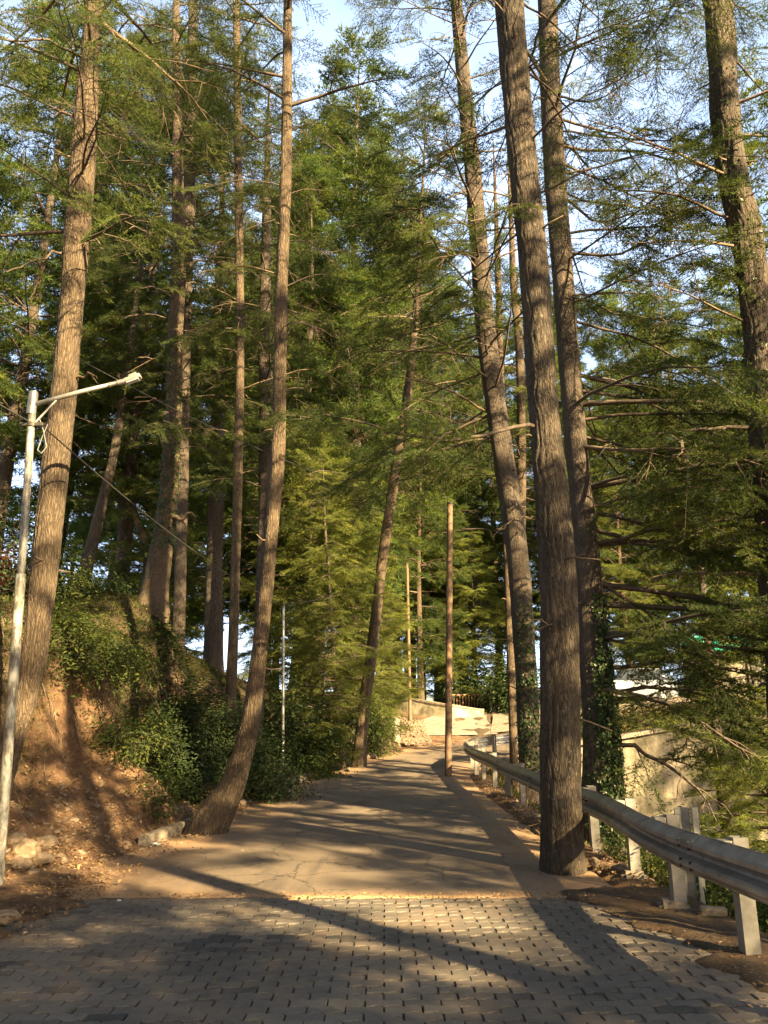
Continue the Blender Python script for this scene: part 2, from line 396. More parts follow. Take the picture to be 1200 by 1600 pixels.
# ------------------------------------------------------------------ asphalt road
ctrlL = np.array([(-3.5, 7.95), (-3.28, 11), (-2.8, 14.7), (-2.5, 20), (-1.25, 25), (.2, 29.5), (2.6, 32.6), (7, 34.6), (16, 35.5)])
ctrlR = np.array([(2.35, 7.95), (2.3, 11), (2.3, 14.7), (2.3, 20), (2.5, 23.2), (3.3, 26.2), (5.2, 28.4), (9, 29.4), (16, 29.8)])
tt = np.linspace(0, 8, 161); k = np.arange(9)
def cint(c): 
    # Catmull-Rom
    out = []
    for t in tt:
        a = min(int(t), 7); f = t - a
        p0, p1, p2, p3 = c[max(a - 1, 0)], c[a], c[a + 1], c[min(a + 2, 8)]
        out.append(.5 * ((2 * p1) + (-p0 + p2) * f + (2 * p0 - 5 * p1 + 4 * p2 - p3) * f * f + (-p0 + 3 * p1 - 3 * p2 + p3) * f ** 3))
    return np.array(out)
Lc, Rc = cint(ctrlL), cint(ctrlR)
Lc[:, 0] += vnoise(Lc[:, 1], Lc[:, 0], 3.5) * .07; Rc[:, 0] += vnoise(Rc[:, 1], Rc[:, 0], 4) * .06
s_ = np.linspace(0, 1, 25)
RX = Lc[:, None, 0] * (1 - s_) + Rc[:, None, 0] * s_; RY = Lc[:, None, 1] * (1 - s_) + Rc[:, None, 1] * s_
RX2 = RX.copy(); RY2 = RY.copy()
for q_ in range(3): RY2[q_] += (vnoise(RX[0], RX[0] * 0, 5) * .045 + vnoise(RX[0], RX[0] * 0, 17) * .02) * (1 - q_ / 3)
RZ = zbase(RX2, RY2) + .012 - .02 * (np.abs(s_ - .5) * 2)[None, :] ** 2
RY2[0] = RY2[1] - .02; RZ[0] = -.045
n0, n1 = RX.shape
i = np.arange(n0 - 1)[:, None] * n1; j = np.arange(n1 - 1)[None, :]
Fq = np.stack([i + j, i + j + 1, i + n1 + j + 1, i + n1 + j], -1).reshape(-1, 4)
wroad = np.hypot(Rc[:, 0] - Lc[:, 0], Rc[:, 1] - Lc[:, 1])[:, None]
dust = np.maximum(np.exp(-(s_[None] * wroad) / .75) * 1.0, np.exp(-((1 - s_[None]) * wroad) / .6) * .8) + 0 * RX
dust = dust + np.exp(-(RY - 8) / .28) * .6
road = mesh_np('asphalt_road', np.stack([RX2, RY2, RZ], -1).reshape(-1, 3), [Fq], M_asphalt, None, True, dust.ravel())
tag(road, kind='structure')

# ------------------------------------------------------------------ block paving in front
mb = MB()
Lp, Wp = .225, .1125
fx = np.array([0, .15, .25, .40, .5, .65, .75, .90, 1.0]); fa = np.array([0, 0, 1, 1, 0, 0, 1, 1, 0]) * .015
def paver_ok(x, y):
    xr = np.interp(y, [0, 5.2, 6.5, 7.3, 7.8, 8.1], [2.6, 2.5, 2.42, 2.25, 1.95, 1.6])
    xl = np.interp(y, [0, 5, 6.5, 7.3, 8.1], [-4.3, -3.6, -3.35, -3.1, -2.6])
    return xl + .08 * math.sin(y * 9) < x < xr + .07 * math.sin(y * 11)
rows = int(6.2 / Wp)
for r_ in range(rows):
    y0 = 1.85 + r_ * Wp
    for c_ in range(-22, 14):
        x0 = c_ * Lp + (r_ % 2) * Lp / 2
        if not paver_ok(x0 + Lp / 2, y0): continue
        g = .0022
        xs = x0 + g + fx * (Lp - 2 * g)
        gg = .0018
        bot = np.stack([xs, y0 + gg + fa, 0 * xs], 1); top = np.stack([xs[::-1], y0 + Wp - gg + fa[::-1], 0 * xs], 1)
        # open the short end joints a little, as in worn paving
        op = rng.uniform(0, .005, 2); bot[0, 0] += op[0]; bot[-1, 0] -= op[1]; top[0, 0] -= op[1]; top[-1, 0] += op[0]
        ring = np.concatenate([bot, top]); cx = ring.mean(0)
        zt = rng.normal(0, .003) + vnoise(x0, y0, 1.3) * .006
        tx, ty = rng.normal(0, .02, 2)
        def zz(p): return zt + (p[:, 0] - cx[0]) * tx + (p[:, 1] - cx[1]) * ty
        inn = cx + (ring - cx) * np.array([.97, .93, 1])
        lo = ring.copy(); lo[:, 2] = -.06
        mid = ring.copy(); mid[:, 2] = zz(ring) - .006
        inn[:, 2] = zz(inn)
        V = np.concatenate([lo, mid, inn]); m_ = len(ring); q = np.arange(m_); q2 = (q + 1) % m_
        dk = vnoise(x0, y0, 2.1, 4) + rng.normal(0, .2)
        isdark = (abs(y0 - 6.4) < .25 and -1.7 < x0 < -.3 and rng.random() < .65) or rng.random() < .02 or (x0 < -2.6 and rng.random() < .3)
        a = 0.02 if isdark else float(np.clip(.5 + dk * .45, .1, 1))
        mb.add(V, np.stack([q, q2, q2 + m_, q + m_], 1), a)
        k0 = mb.n - len(V)
        mb.f[4].append(np.stack([q + m_, q2 + m_, q2 + 2 * m_, q + 2 * m_], 1) + k0)
        mb.f.setdefault(m_, []).append((q + 2 * m_)[None] + k0)
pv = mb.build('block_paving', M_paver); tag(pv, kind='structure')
# sand bed below the pavers
vx = np.linspace(-4.6, 2.6, 30); vy = np.linspace(-3, 8.05, 40)
A, B = np.meshgrid(vx, vy); nx_ = len(vx)
i = np.arange(len(vy) - 1)[:, None] * nx_; j = np.arange(nx_ - 1)[None]
bed = mesh_np('sand_bed', np.stack([A, B, A * 0 - .018], -1).reshape(-1, 3), [np.stack([i + j, i + j + 1, i + nx_ + j + 1, i + nx_ + j], -1).reshape(-1, 4)], M_joint, None, True, np.zeros(A.size))
tag(bed, kind='structure')

# verge soil creeping over both sides of the paving
def verge(name, side):
    ys = np.arange(2.0, 8.3 if side > 0 else 9.6, .06); w = np.linspace(0, 1, 22); V = []
    for y in ys:
        nz_ = .14 * math.sin(y * 5.1) + .09 * math.sin(y * 12.3 + 1) + .05 * math.sin(y * 29) 
        if side > 0:
            inner = float(np.interp(y, [0, 5, 6.3, 7.2, 7.8, 8.3], [2.4, 2.34, 2.27, 2.1, 1.8, 1.75])) + nz_ * .6; outer = 3.05
        else:
            inner = float(np.interp(y, [0, 5, 6.3, 7.3, 8.3, 9.6], [-4.3, -3.75, -3.2, -2.85, -3.0, -3.3])) + nz_; outer = -4.6
        for t in w:
            x = inner + (outer - inner) * t
            z = .012 + .05 * min(t * 3, 1) ** .7 * (1 if side < 0 else .55) - .035 * (t == 0) + .012 * float(vnoise(x, y, 9)) * min(1, t * 5) + .006 * float(vnoise(x, y, 31)) * min(1, t * 5)
            gh = gz(x, y)
            V.append((x, y, max(z, gh + .004) if t < .9 else min(z, gh - .03) if side > 0 else max(z * 0 - .1, gh - .06)))
    m_ = len(w); i = np.arange(len(ys) - 1)[:, None] * m_; j = np.arange(m_ - 1)[None]
    fq = np.stack([i + j, i + j + 1, i + m_ + j + 1, i + m_ + j], -1).reshape(-1, 4)
    if side < 0: fq = fq[:, ::-1]
    o = mesh_np(name, np.array(V), [fq], M_ground, None, True, np.full(len(V), .2 if side < 0 else .35)); tag(o, kind='structure')
verge('dirt_verge', 1); verge('dirt_verge', -1)

# far ramp
def quadstrip(name, Ls, Rs, mat, lift, seg=24, thick=0):
    Ls, Rs = np.array(Ls, float), np.array(Rs, float); t = np.linspace(0, len(Ls) - 1, seg)
    ki = np.arange(len(Ls)); l = np.stack([np.interp(t, ki, Ls[:, q]) for q in (0, 1)], 1); r = np.stack([np.interp(t, ki, Rs[:, q]) for q in (0, 1)], 1)
    w = np.linspace(0, 1, 14)
    PX = l[:, None, 0] * (1 - w) + r[:, None, 0] * w; PY = l[:, None, 1] * (1 - w) + r[:, None, 1] * w
    PZ = zbase(PX, PY) + lift
    m_ = 14; i = np.arange(seg - 1)[:, None] * m_; j = np.arange(m_ - 1)[None]
    o = mesh_np(name, np.stack([PX, PY, PZ], -1).reshape(-1, 3), [np.stack([i + j, i + j + 1, i + m_ + j + 1, i + m_ + j], -1).reshape(-1, 4)], mat, None, True, np.zeros(PX.size))
    return tag(o, kind='structure')
quadstrip('concrete_ramp', [(1.9, 34.2), (1.3, 37), (3.2, 41)], [(4.9, 34.4), (4.9, 38), (5.3, 41)], M_conc_l, .03)
quadstrip('concrete_road', [(4.6, 34.6), (5.2, 38), (6, 44)], [(14, 35.6), (14, 39), (12, 45)], M_conc, .05)

# ================================================================== FOLIAGE KIT
def unit(v): return v / (np.linalg.norm(v, axis=-1, keepdims=True) + 1e-9)
def make_spray(seed, lod):
    """flat drooping fan of cedar twigs, about 1 m long, in a local frame (x along, y sideways, z up)"""
    g = np.random.default_rng(seed)
    step, bl, bw, nb = {0: (.040, .085, .013, 3), 1: (.075, .125, .022, 3), 2: (.12, .25, .034, 4)}[lod]
    wood = MB(); FV = []; FA = []
    twigs = []
    main = np.array([(t, .04 * math.sin(t * 5 + seed), -.10 * t * t) for t in np.linspace(0, 1, 6)])
    twigs.append((main, .007))
    for k in range(5 if lod == 2 else 8):
        t = .12 + k * (.11 if lod < 2 else .17)
        for sd in (-1, 1):
            L = (.5 * (1 - t) + .14) * g.uniform(.7, 1.2)
            b = np.array([t, .04 * math.sin(t * 5 + seed), -.10 * t * t])
            d = np.array([math.cos(R(48)), sd * math.sin(R(48)), 0]) + g.normal(0, .14, 3)
            q = np.linspace(0, 1, 4)[:, None]
            pts = b + d * q * L + np.array([0, 0, -.10]) * q * q * L + g.normal(0, .012, (4, 3)) * q
            twigs.append((pts, .004))
    for pts, r in twigs:
        if lod < 2: wood.tube(pts, np.linspace(r, r * .4, len(pts)), 3, cap=False)
        seg = np.linalg.norm(np.diff(pts, axis=0), axis=1).sum(); nn = max(2, int(seg / step))
        tq = (np.arange(nn) + g.random(nn) * .8) / nn * (len(pts) - 1)
        tq = np.clip(tq, 0, len(pts) - 1.001); a = tq.astype(int); f = (tq - a)[:, None]
        pos = pts[a] * (1 - f) + pts[a + 1] * f; td = unit(pts[a + 1] - pts[a])
        for b in range(nb):
            d = td * .55 + g.normal(0, .5, (nn, 3)) + np.array([0, 0, .22]); d = unit(d)
            sdv = unit(np.cross(d, g.normal(0, 1, (nn, 3))))
            ln = bl * g.uniform(.6, 1.25, (nn, 1)); w = bw * g.uniform(.7, 1.2, (nn, 1))
            base = pos - d * ln * .1
            tri = np.stack([base - sdv * w * .5, base + sdv * w * .5, base + d * ln], 1)
            FV.append(tri); FA.append(np.repeat(g.uniform(0, 1, nn), 3))
    FV = np.concatenate(FV).reshape(-1, 3); FA = np.concatenate(FA)
    WV = np.concatenate(wood.v) if wood.v else np.zeros((0, 3)); WF = np.concatenate(wood.f[4]) if wood.v else np.zeros((0, 4), int)
    return FV, FA, WV, WF
SPR = {l: [make_spray(10 * l + k, l) for k in range(5)] for l in (0, 1, 2)}

class Tree:
    def __init__(s, lod): s.lod = lod; s.wood = MB(); s.dead = MB(); s.sp = []
    def spray(s, p, d, sc, tone): s.sp.append((p, d, sc, tone))
    def emit_foliage(s, mb):
        if not s.sp: return
        Pn = np.array([q[0] for q in s.sp]); D = unit(np.array([q[1] for q in s.sp])); S = np.array([q[2] for q in s.sp]); T = np.array([q[3] for q in s.sp])
        up = unit(np.array([0, 0, 1.0]) + rng.normal(0, .25, D.shape)); Yv = unit(np.cross(up, D)); Zv = np.cross(D, Yv)
        M = np.stack([D, Yv, Zv], 2) * S[:, None, None]
        kk = rng.integers(0, 5, len(S))
        for k in range(5):
            sel = np.where(kk == k)[0]
            if not len(sel): continue
            FV, FA, WV, WF = SPR[s.lod][k]
            V = np.einsum('nij,mj->nmi', M[sel], FV) + Pn[sel][:, None, :]
            a = np.clip(FA[None] * .55 + T[sel][:, None] * .6 - .08, 0, 1)
            nt_ = V.shape[0] * V.shape[1]
            mb.add(V.reshape(-1, 3), np.arange(nt_).reshape(-1, 3), a.ravel())
            if len(WV):
                V = np.einsum('nij,mj->nmi', M[sel], WV) + Pn[sel][:, None, :]
                Fw = WF[None] + (np.arange(len(sel)) * len(WV))[:, None, None]
                s.wood.add(V.reshape(-1, 3), Fw.reshape(-1, 4))
    def limb(s, p0, az, L, r, elev=5, droop=.25, fol=1.0, dead=False, start=.2, path=None, spacing=.34, ssc=.75):
        """a main limb with side branches; fol is the share of side branches carrying needles"""
        g = rng
        if path is None:
            n = 9; d = np.array([math.cos(az) * math.cos(R(elev)), math.sin(az) * math.cos(R(elev)), math.sin(R(elev))])
            pts = [np.array(p0, float)]; wob = g.normal(0, .05, 3)
            for k in range(n - 1):
                wob = wob * .6 + g.normal(0, .07, 3)
                dd = unit(d + wob + np.array([0, 0, -droop * (k / n) ** 1.3]))
                pts.append(pts[-1] + dd * L / (n - 1))
            pts = np.array(pts)
        else:
            path = np.array(path, float); n = 11; ti = np.linspace(0, len(path) - 1, n)
            pts = np.stack([np.interp(ti, np.arange(len(path)), path[:, q]) for q in range(3)], 1)
            L = np.linalg.norm(np.diff(pts, axis=0), axis=1).sum(); pts[1:-1] += g.normal(0, .02, (n - 2, 3))
        tgt = s.dead if dead else s.wood
        sides = 7 if s.lod == 0 else 4 if s.lod == 1 else 3
        tgt.tube(pts, r * (1 - np.linspace(0, 1, len(pts)) * .8), sides, .1 if s.lod == 0 else 0, cap=False)
        nside = int(L * (1 - start) / spacing); sd = 1 if g.random() < .5 else -1
        tone = g.uniform(.2, .8)
        for k in range(nside + 1):
            t = start + (1 - start) * (k + g.random() * .6) / (nside + 1); t = min(t, .99)
            a = t * (len(pts) - 1); ai = int(a); f = a - ai
            b = pts[ai] * (1 - f) + pts[ai + 1] * f; td = unit(pts[ai + 1] - pts[ai])
            sd = -sd; lat = unit(np.cross(td, np.array([0, 0, 1.0]))) * sd
            an = R(g.uniform(35, 65)); d = td * math.cos(an) + lat * math.sin(an) + np.array([0, 0, g.normal(-.05, .16)])
            l2 = (.42 * (1 - t) + .12) * L * g.uniform(.6, 1.15); l2 = min(l2, 2.2)
            m = 5; q = np.linspace(0, 1, m)[:, None]
            sp2 = b + d * q * l2 + np.array([0, 0, -.28 - .2 * dead]) * q * q * l2 * g.uniform(.3, 1.2) + g.normal(0, .03 * l2, (m, 3)) * q
            tgt.tube(sp2, r * .38 * (1 - t * .5) * np.linspace(1, .3, m) + .002, 4 if s.lod == 0 else 3, cap=False)
            if dead or g.random() > fol:
                if s.lod < 2:
                    for _ in range(3 if s.lod else 6):
                        t3 = g.uniform(.2, 1) * (m - 1.01); c = int(t3); bb = sp2[c] + (sp2[c + 1] - sp2[c]) * (t3 - c)
                        d3 = unit(unit(d) * .6 + g.normal(0, .55, 3) + np.array([0, 0, -.25])); l3 = l2 * g.uniform(.2, .5)
                        q3 = np.linspace(0, 1, 4)[:, None]
                        (s.dead if g.random() < .6 else s.wood).tube(bb + d3 * q3 * l3 + np.array([0, 0, -.25]) * q3 ** 2 * l3 + g.normal(0, .03 * l3, (4, 3)) * q3, np.linspace(.0055, .002, 4), 3, cap=False)
                continue
            ns = max(1, int(l2 / (.24 if s.lod < 2 else .38)))
            for e in range(ns + 1):
                t3 = min((e + g.random() * .5 + .3) / (ns + 1), .97) * (m - 1); c = min(int(t3), m - 2); bb = sp2[c] + (sp2[c + 1] - sp2[c]) * (t3 - c)
                tdd = unit(sp2[c + 1] - sp2[c]); la = unit(np.cross(tdd, np.array([0, 0, 1.0]))) * (1 if e % 2 else -1)
                dd = tdd + la * g.uniform(.2, .9) + np.array([0, 0, g.normal(-.08, .18)])
                s.spray(bb, dd, ssc * g.uniform(.55, 1.05), np.clip(tone + g.normal(0, .15), 0, 1))
        if not dead and fol > .2:
            for _ in range(2): s.spray(pts[-1 - _], unit(pts[-1] - pts[-2]) + g.normal(0, .3, 3), ssc * .9, tone)

def smooth_path(pts, rad, step=.16):
    pts = np.array(pts, float); rad = np.array(rad, float); n = len(pts)
    seg = np.linalg.norm(np.diff(pts, axis=0), axis=1); out = []; ro = []
    for a in range(n - 1):
        m = max(2, int(seg[a] / step))
        p0, p1, p2, p3 = pts[max(a - 1, 0)], pts[a], pts[a + 1], pts[min(a + 2, n - 1)]
        for f in np.arange(m) / m:
            out.append(.5 * ((2 * p1) + (-p0 + p2) * f + (2 * p0 - 5 * p1 + 4 * p2 - p3) * f * f + (-p0 + 3 * p1 - 3 * p2 + p3) * f ** 3)); ro.append(rad[a] * (1 - f) + rad[a + 1] * f)
    out.append(pts[-1]); ro.append(rad[-1]); return np.array(out), np.array(ro)

def at_height(path, rad, z):
    k = int(np.searchsorted(path[:, 2], z)); k = min(max(k, 1), len(path) - 1)
    return path[k], rad[k]

def leaf_cloud(mb, Pn, Nn, size, asp=.55, g=rng, tone=(0, 1)):
    """folded leaf shapes: 4 verts, 2 tris each"""
    n = len(Pn); Nn = unit(Nn + g.normal(0, .35, (n, 3))); t = unit(np.cross(Nn, g.normal(0, 1, (n, 3)))); b = np.cross(Nn, t)
    s = (size * g.uniform(.6, 1.3, n))[:, None]
    V = np.stack([Pn, Pn + t * s * .5 + b * s * asp * .5 + Nn * s * .12, Pn + t * s, Pn + t * s * .5 - b * s * asp * .5 + Nn * s * .12], 1).reshape(-1, 3)
    q = np.arange(n)[:, None] * 4
    Fc = np.concatenate([q + np.array([[0, 1, 2]]), q + np.array([[0, 2, 3]])])
    mb.add(V, Fc, np.repeat(g.uniform(tone[0], tone[1], n), 4))

def key_tree(name, label, spec, Y, top, barkm, lod=0, limbs=(), flare=1.22, needle=None, base_y=None, Ytop=None, ivy=None, custom=(), group=None, stubs=0, cat='tree', rough=.07):
    """trunk whose outline comes from measured points of the photograph: spec = [(px, py, width px)] bottom to top"""
    pts, rad = [], []
    for q, (px, py, w) in enumerate(spec):
        d = Y if Ytop is None else Y + (Ytop - Y) * q / (len(spec) - 1)
        pts.append(P(px, py, d)); rad.append(.9 * w / 2 * tdist(py, d) / F)
    pts = [np.array(p) for p in pts]
    # down to the ground
    d0 = unit(pts[0] - pts[1]); x, y, z = pts[0]; g0 = gz(x, y)
    if z > g0 + .05:
        steps = (z - g0) / max(.3, -d0[2]); q = pts[0] + d0 * steps * .9; q[2] = gz(q[0], q[1]) ; pts.insert(0, q); rad.insert(0, rad[0] * 1.06)
    base = pts[0].copy(); base[2] = gz(base[0], base[1])
    q = pts[0].copy(); q = q + d0 * 1.6; q[2] = min(q[2], base[2] - 1.6); pts.insert(0, q); rad.insert(0, rad[0] * flare)
        # up to the crown top
    du = unit(pts[-1] - pts[-3]); du = unit(du + np.array([0, 0, .6])); remain = top - pts[-1][2]
    if remain > 1:
        r0 = rad[-1]
        for f in (.25, .5, .75, 1.0): pts.append(pts[-1] + du * remain * .25); rad.append(r0 * (1 - f * .9))
    path, rr = smooth_path(pts, rad, .045 if lod == 0 else .3)
    # basal flare
    hb = np.clip(path[:, 2] - base[2] + .15, 0, None); rr = rr * (1 + (flare - 1) * .8 * np.exp(-hb / .35))
    root = empty(name, base, label, cat, group)
    tm = MB(); sides = 84 if lod == 0 else 24 if lod == 1 else 8
    tm.tube(path, rr, sides, rough, freq=1, furrow=.026 if lod == 0 else 0)
    T = Tree(lod)
    if stubs:
        for _ in range(stubs):
            h = rng.uniform(base[2] + 1.5, pts[-1][2]); c, r0 = at_height(path, rr, h); az = rng.uniform(0, 2 * math.pi)
            d = np.array([math.cos(az), math.sin(az), rng.normal(0, .3)]); l = rng.uniform(.08, .45)
            p_ = c + d * r0 * .8; T.dead.tube([p_, p_ + d * l * .5 + rng.normal(0, .02, 3), p_ + d * l + rng.normal(0, .04, 3)], [.018, .012, .006], 5, cap=True)
    for L in limbs:
        n = L['n']
        for k in range(n):
            h = L['h'][0] + (L['h'][1] - L['h'][0]) * (k + rng.random() * .8) / n
            c, r0 = at_height(path, rr, h)
            az = R(rng.uniform(*L['az'])); ln = rng.uniform(*L['L']) * (1 - .45 * L.get('cone', 0) * (h - L['h'][0]) / (L['h'][1] - L['h'][0]))
            T.limb(c + np.array([math.cos(az), math.sin(az), 0]) * r0 * .5, az, ln, L.get('r', .035) * rng.uniform(.7, 1.2), rng.uniform(*L.get('el', (-5, 20))), L.get('droop', .4),
                   L.get('fol', 1), rng.random() < L.get('dead', 0), L.get('start', .22), spacing=L.get('sp', .34), ssc=L.get('ssc', .75))
    for cst in custom:
        T.limb(None, 0, 0, cst.get('r', .04), fol=cst.get('fol', 1), dead=cst.get('dead', False), start=cst.get('start', .2), path=[P(*q) for q in cst['p']], spacing=cst.get('sp', .3), ssc=cst.get('ssc', .75))
    crown = MB(); T.emit_foliage(crown)
    tm.build('trunk', barkm, root, True)
    build_multi('crown', [(T.wood, M_limb), (T.dead, M_dead), (crown, needle or M_needle)], root)
    if ivy:
        im = MB()
        for (za, zb, a0, a1, n_) in ivy:
            zz_ = rng.uniform(za, zb, n_); an = R(1) * rng.uniform(a0, a1, n_)
            idx = np.clip(np.searchsorted(path[:, 2], zz_), 1, len(path) - 1)
            c = path[idx]; r0 = rr[idx]
            nn = np.stack([np.cos(an), np.sin(an), 0 * an], 1)
            Pn = np.stack([c[:, 0], c[:, 1], zz_], 1) + nn * (r0 * 1.04 + rng.uniform(.0, .05, n_))[:, None]
            leaf_cloud(im, Pn, nn + np.array([0, 0, .3]), .062, .8)
        im.build('ivy', M_ivy, root)
    return root

# ================================================================== NEAR AND MIDDLE TREES
def A(a, b): return (a, b)
# right-hand trees
key_tree('cedar_tree', 'large grey-barked trunk standing at the road edge in front of the guardrail', [(880, 1362, 70), (875, 1200, 68), (873, 1050, 66), (872, 900, 62), (851, 650, 51), (832, 400, 49), (816, 250, 48), (796, 0, 48)], 9.4, 23, M_bark_grey, 0,
         limbs=[dict(n=11, h=A(8.3, 12.8), az=A(-60, 250), L=A(1.5, 3.4), r=.022, dead=.6, fol=.7, ssc=.6, el=A(-20, 25)),
                dict(n=16, h=A(12.6, 22), az=A(0, 360), L=A(2.0, 4.2), fol=.8, dead=.2, ssc=.8, cone=.6)],
         custom=[dict(p=[(850, 672, 9.4), (800, 668, 9.2), (700, 690, 9.0), (620, 680, 8.9), (540, 650, 8.8), (470, 655, 8.9)], r=.03, fol=1, ssc=.62, sp=.22, start=.25),
                 dict(p=[(735, 690, 9.0), (690, 705, 9.2), (630, 730, 9.4), (585, 775, 9.5)], r=.016, fol=1, ssc=.5, sp=.22, start=.15),
                 dict(p=[(845, 812, 9.4), (815, 808, 9.3), (790, 818, 9.2), (776, 826, 9.2)], r=.016, dead=True, fol=0, sp=.9),
                 dict(p=[(880, 985, 9.3), (850, 970, 9.2), (825, 968, 9.1)], r=.014, dead=True, fol=0, sp=.9),
                 dict(p=[(840, 330, 9.4), (800, 318, 9.2), (740, 345, 9.0), (680, 352, 8.9)], r=.02, fol=1, ssc=.55, sp=.22, start=.1)],
         stubs=14, group='tall trees along the right side of the road')
key_tree('cedar_tree', 'ivy-clad dark trunk just behind the guardrail with long boughs reaching right', [(940, 1245, 68), (935, 1120, 56), (925, 1000, 50), (912, 800, 40), (901, 700, 38), (884, 500, 36), (866, 250, 37), (854, 0, 32)], 12.3, 24, M_bark_dark, 1,
         limbs=[dict(n=19, h=A(1.4, 7.6), az=A(-60, 45), L=A(3.0, 5.4), r=.042, fol=.95, dead=.04, el=A(-14, 8), droop=.5),
                dict(n=17, h=A(5.5, 13), az=A(-75, 75), L=A(2.6, 4.4), r=.035, fol=.72, dead=.25, el=A(-18, 22), droop=.5),
                dict(n=20, h=A(12, 23), az=A(0, 360), L=A(2.0, 4.0), fol=.8, dead=.15, cone=.6)],
         custom=[dict(p=[(930, 1075, 12.2), (985, 1085, 11.8), (1060, 1105, 11.2), (1140, 1160, 10.6), (1210, 1200, 10.2)], r=.05, fol=.6, sp=.32),
                 dict(p=[(945, 1155, 12.2), (1000, 1168, 12), (1060, 1205, 11.6), (1105, 1245, 11.2), (1128, 1300, 11)], r=.04, fol=.15, sp=.32),
                 dict(p=[(945, 992, 12.2), (1020, 993, 11.6), (1110, 1008, 11.2), (1210, 1020, 10.8)], r=.045, fol=.5, sp=.3),
                 dict(p=[(925, 790, 12.3), (990, 775, 12), (1080, 790, 11.7), (1200, 812, 11.4)], r=.04, fol=.9, sp=.3),
                 dict(p=[(915, 820, 12.3), (1000, 850, 12), (1100, 862, 11.5), (1200, 870, 11)], r=.04, fol=.9, sp=.3),
                 dict(p=[(925, 900, 12.3), (1000, 950, 12), (1060, 1000, 11.5), (1130, 1080, 11)], r=.035, fol=.5, sp=.34),
                 dict(p=[(880, 470, 12.3), (884, 455, 12.2), (960, 490, 12), (1060, 505, 11.7), (1150, 520, 11.5)], r=.03, fol=.95, sp=.26, ssc=.6),
                 dict(p=[(870, 300, 12.3), (930, 350, 12), (1030, 330, 11.7), (1100, 280, 11.5)], r=.03, fol=.25, sp=.3),
                 dict(p=[(862, 150, 12.3), (930, 160, 12), (1010, 110, 11.7), (1090, 105, 11.4)], r=.03, fol=.2, sp=.3),
                 dict(p=[(865, 205, 12.3), (960, 215, 12), (1050, 222, 11.6), (1120, 218, 11.4)], r=.028, fol=.2, sp=.3),
                 dict(p=[(880, 395, 12.3), (985, 395, 12), (1060, 340, 11.7), (1130, 312, 11.4)], r=.035, fol=.3, sp=.3)],
         ivy=[(-.8, 2.6, -110, 10, 3000), (2.4, 3.6, -90, 0, 500), (-1, 2.0, 180, 360, 500)], stubs=6, group='tall trees along the right side of the road', flare=1.5)
key_tree('cedar_tree', 'leaning dark trunk left of the big roadside trunk, crown tilting towards the road', [(830, 1208, 36), (812, 900, 38), (784, 700, 36), (758, 500, 34), (737, 250, 28), (712, 0, 20)], 17.5, 24, M_bark_dark, 1,
         limbs=[dict(n=26, h=A(8, 14), az=A(80, 300), L=A(2.2, 4.6), r=.035, fol=.55, dead=.35, el=A(-15, 25), droop=.45),
                dict(n=26, h=A(13, 23.5), az=A(0, 360), L=A(1.8, 4.2), fol=.55, dead=.3, cone=.5)],
         custom=[dict(p=[(740, 205, 17.5), (690, 250, 17), (640, 290, 16.7), (590, 360, 16.5)], r=.03, fol=.5, sp=.3),
                 dict(p=[(745, 290, 17.5), (680, 320, 17), (620, 330, 16.7), (560, 352, 16.5)], r=.03, fol=.7, sp=.3)],
         ivy=[(.6, 2.6, 200, 340, 500), (2.4, 4.2, 230, 320, 260)], stubs=10, group='tall trees along the right side of the road')
key_tree('cedar_tree', 'ragged trunk at the right edge of the picture with tufts of dry bark', [(1228, 1100, 56), (1212, 850, 56), (1192, 600, 54), (1172, 400, 50), (1142, 250, 46), (1120, 0, 45)], 10.8, 23, M_bark_grey, 0,
         limbs=[dict(n=5, h=A(2.6, 6.2), az=A(120, 200), L=A(1.6, 2.8), r=.03, fol=.7, dead=.2, ssc=.6),
                dict(n=6, h=A(7.5, 12.5), az=A(0, 360), L=A(1.6, 3.2), r=.03, fol=.6, dead=.4, ssc=.6),
                dict(n=16, h=A(12.8, 22), az=A(0, 360), L=A(2.0, 4.0), fol=.8, dead=.2, cone=.6)],
         ivy=[(6.5, 12.5, 150, 290, 300)], stubs=40, rough=.16, group='tall trees along the right side of the road')
key_tree('pine_tree', 'slim sunlit trunk with pale flaking bark behind the guardrail', [(803, 1196, 14), (797, 1000, 14), (790, 800, 13), (783, 600, 12), (778, 420, 11)], 23, 22, M_bark_red, 1,
         limbs=[dict(n=40, h=A(7, 21), az=A(0, 360), L=A(1.2, 2.8), r=.02, fol=.55, dead=.3, cone=.5)], stubs=14, flare=1.2)
key_tree('pine_tree', 'slim reddish trunk right beside the sunlit slim one, behind the leaning tree', [(818, 1205, 15), (812, 1000, 16), (815, 750, 16), (812, 560, 14), (803, 450, 13)], 21.5, 21, M_bark_red, 1,
         limbs=[dict(n=34, h=A(8, 20), az=A(0, 360), L=A(1.2, 2.6), r=.02, fol=.5, dead=.35, cone=.5)], stubs=14, flare=1.2)
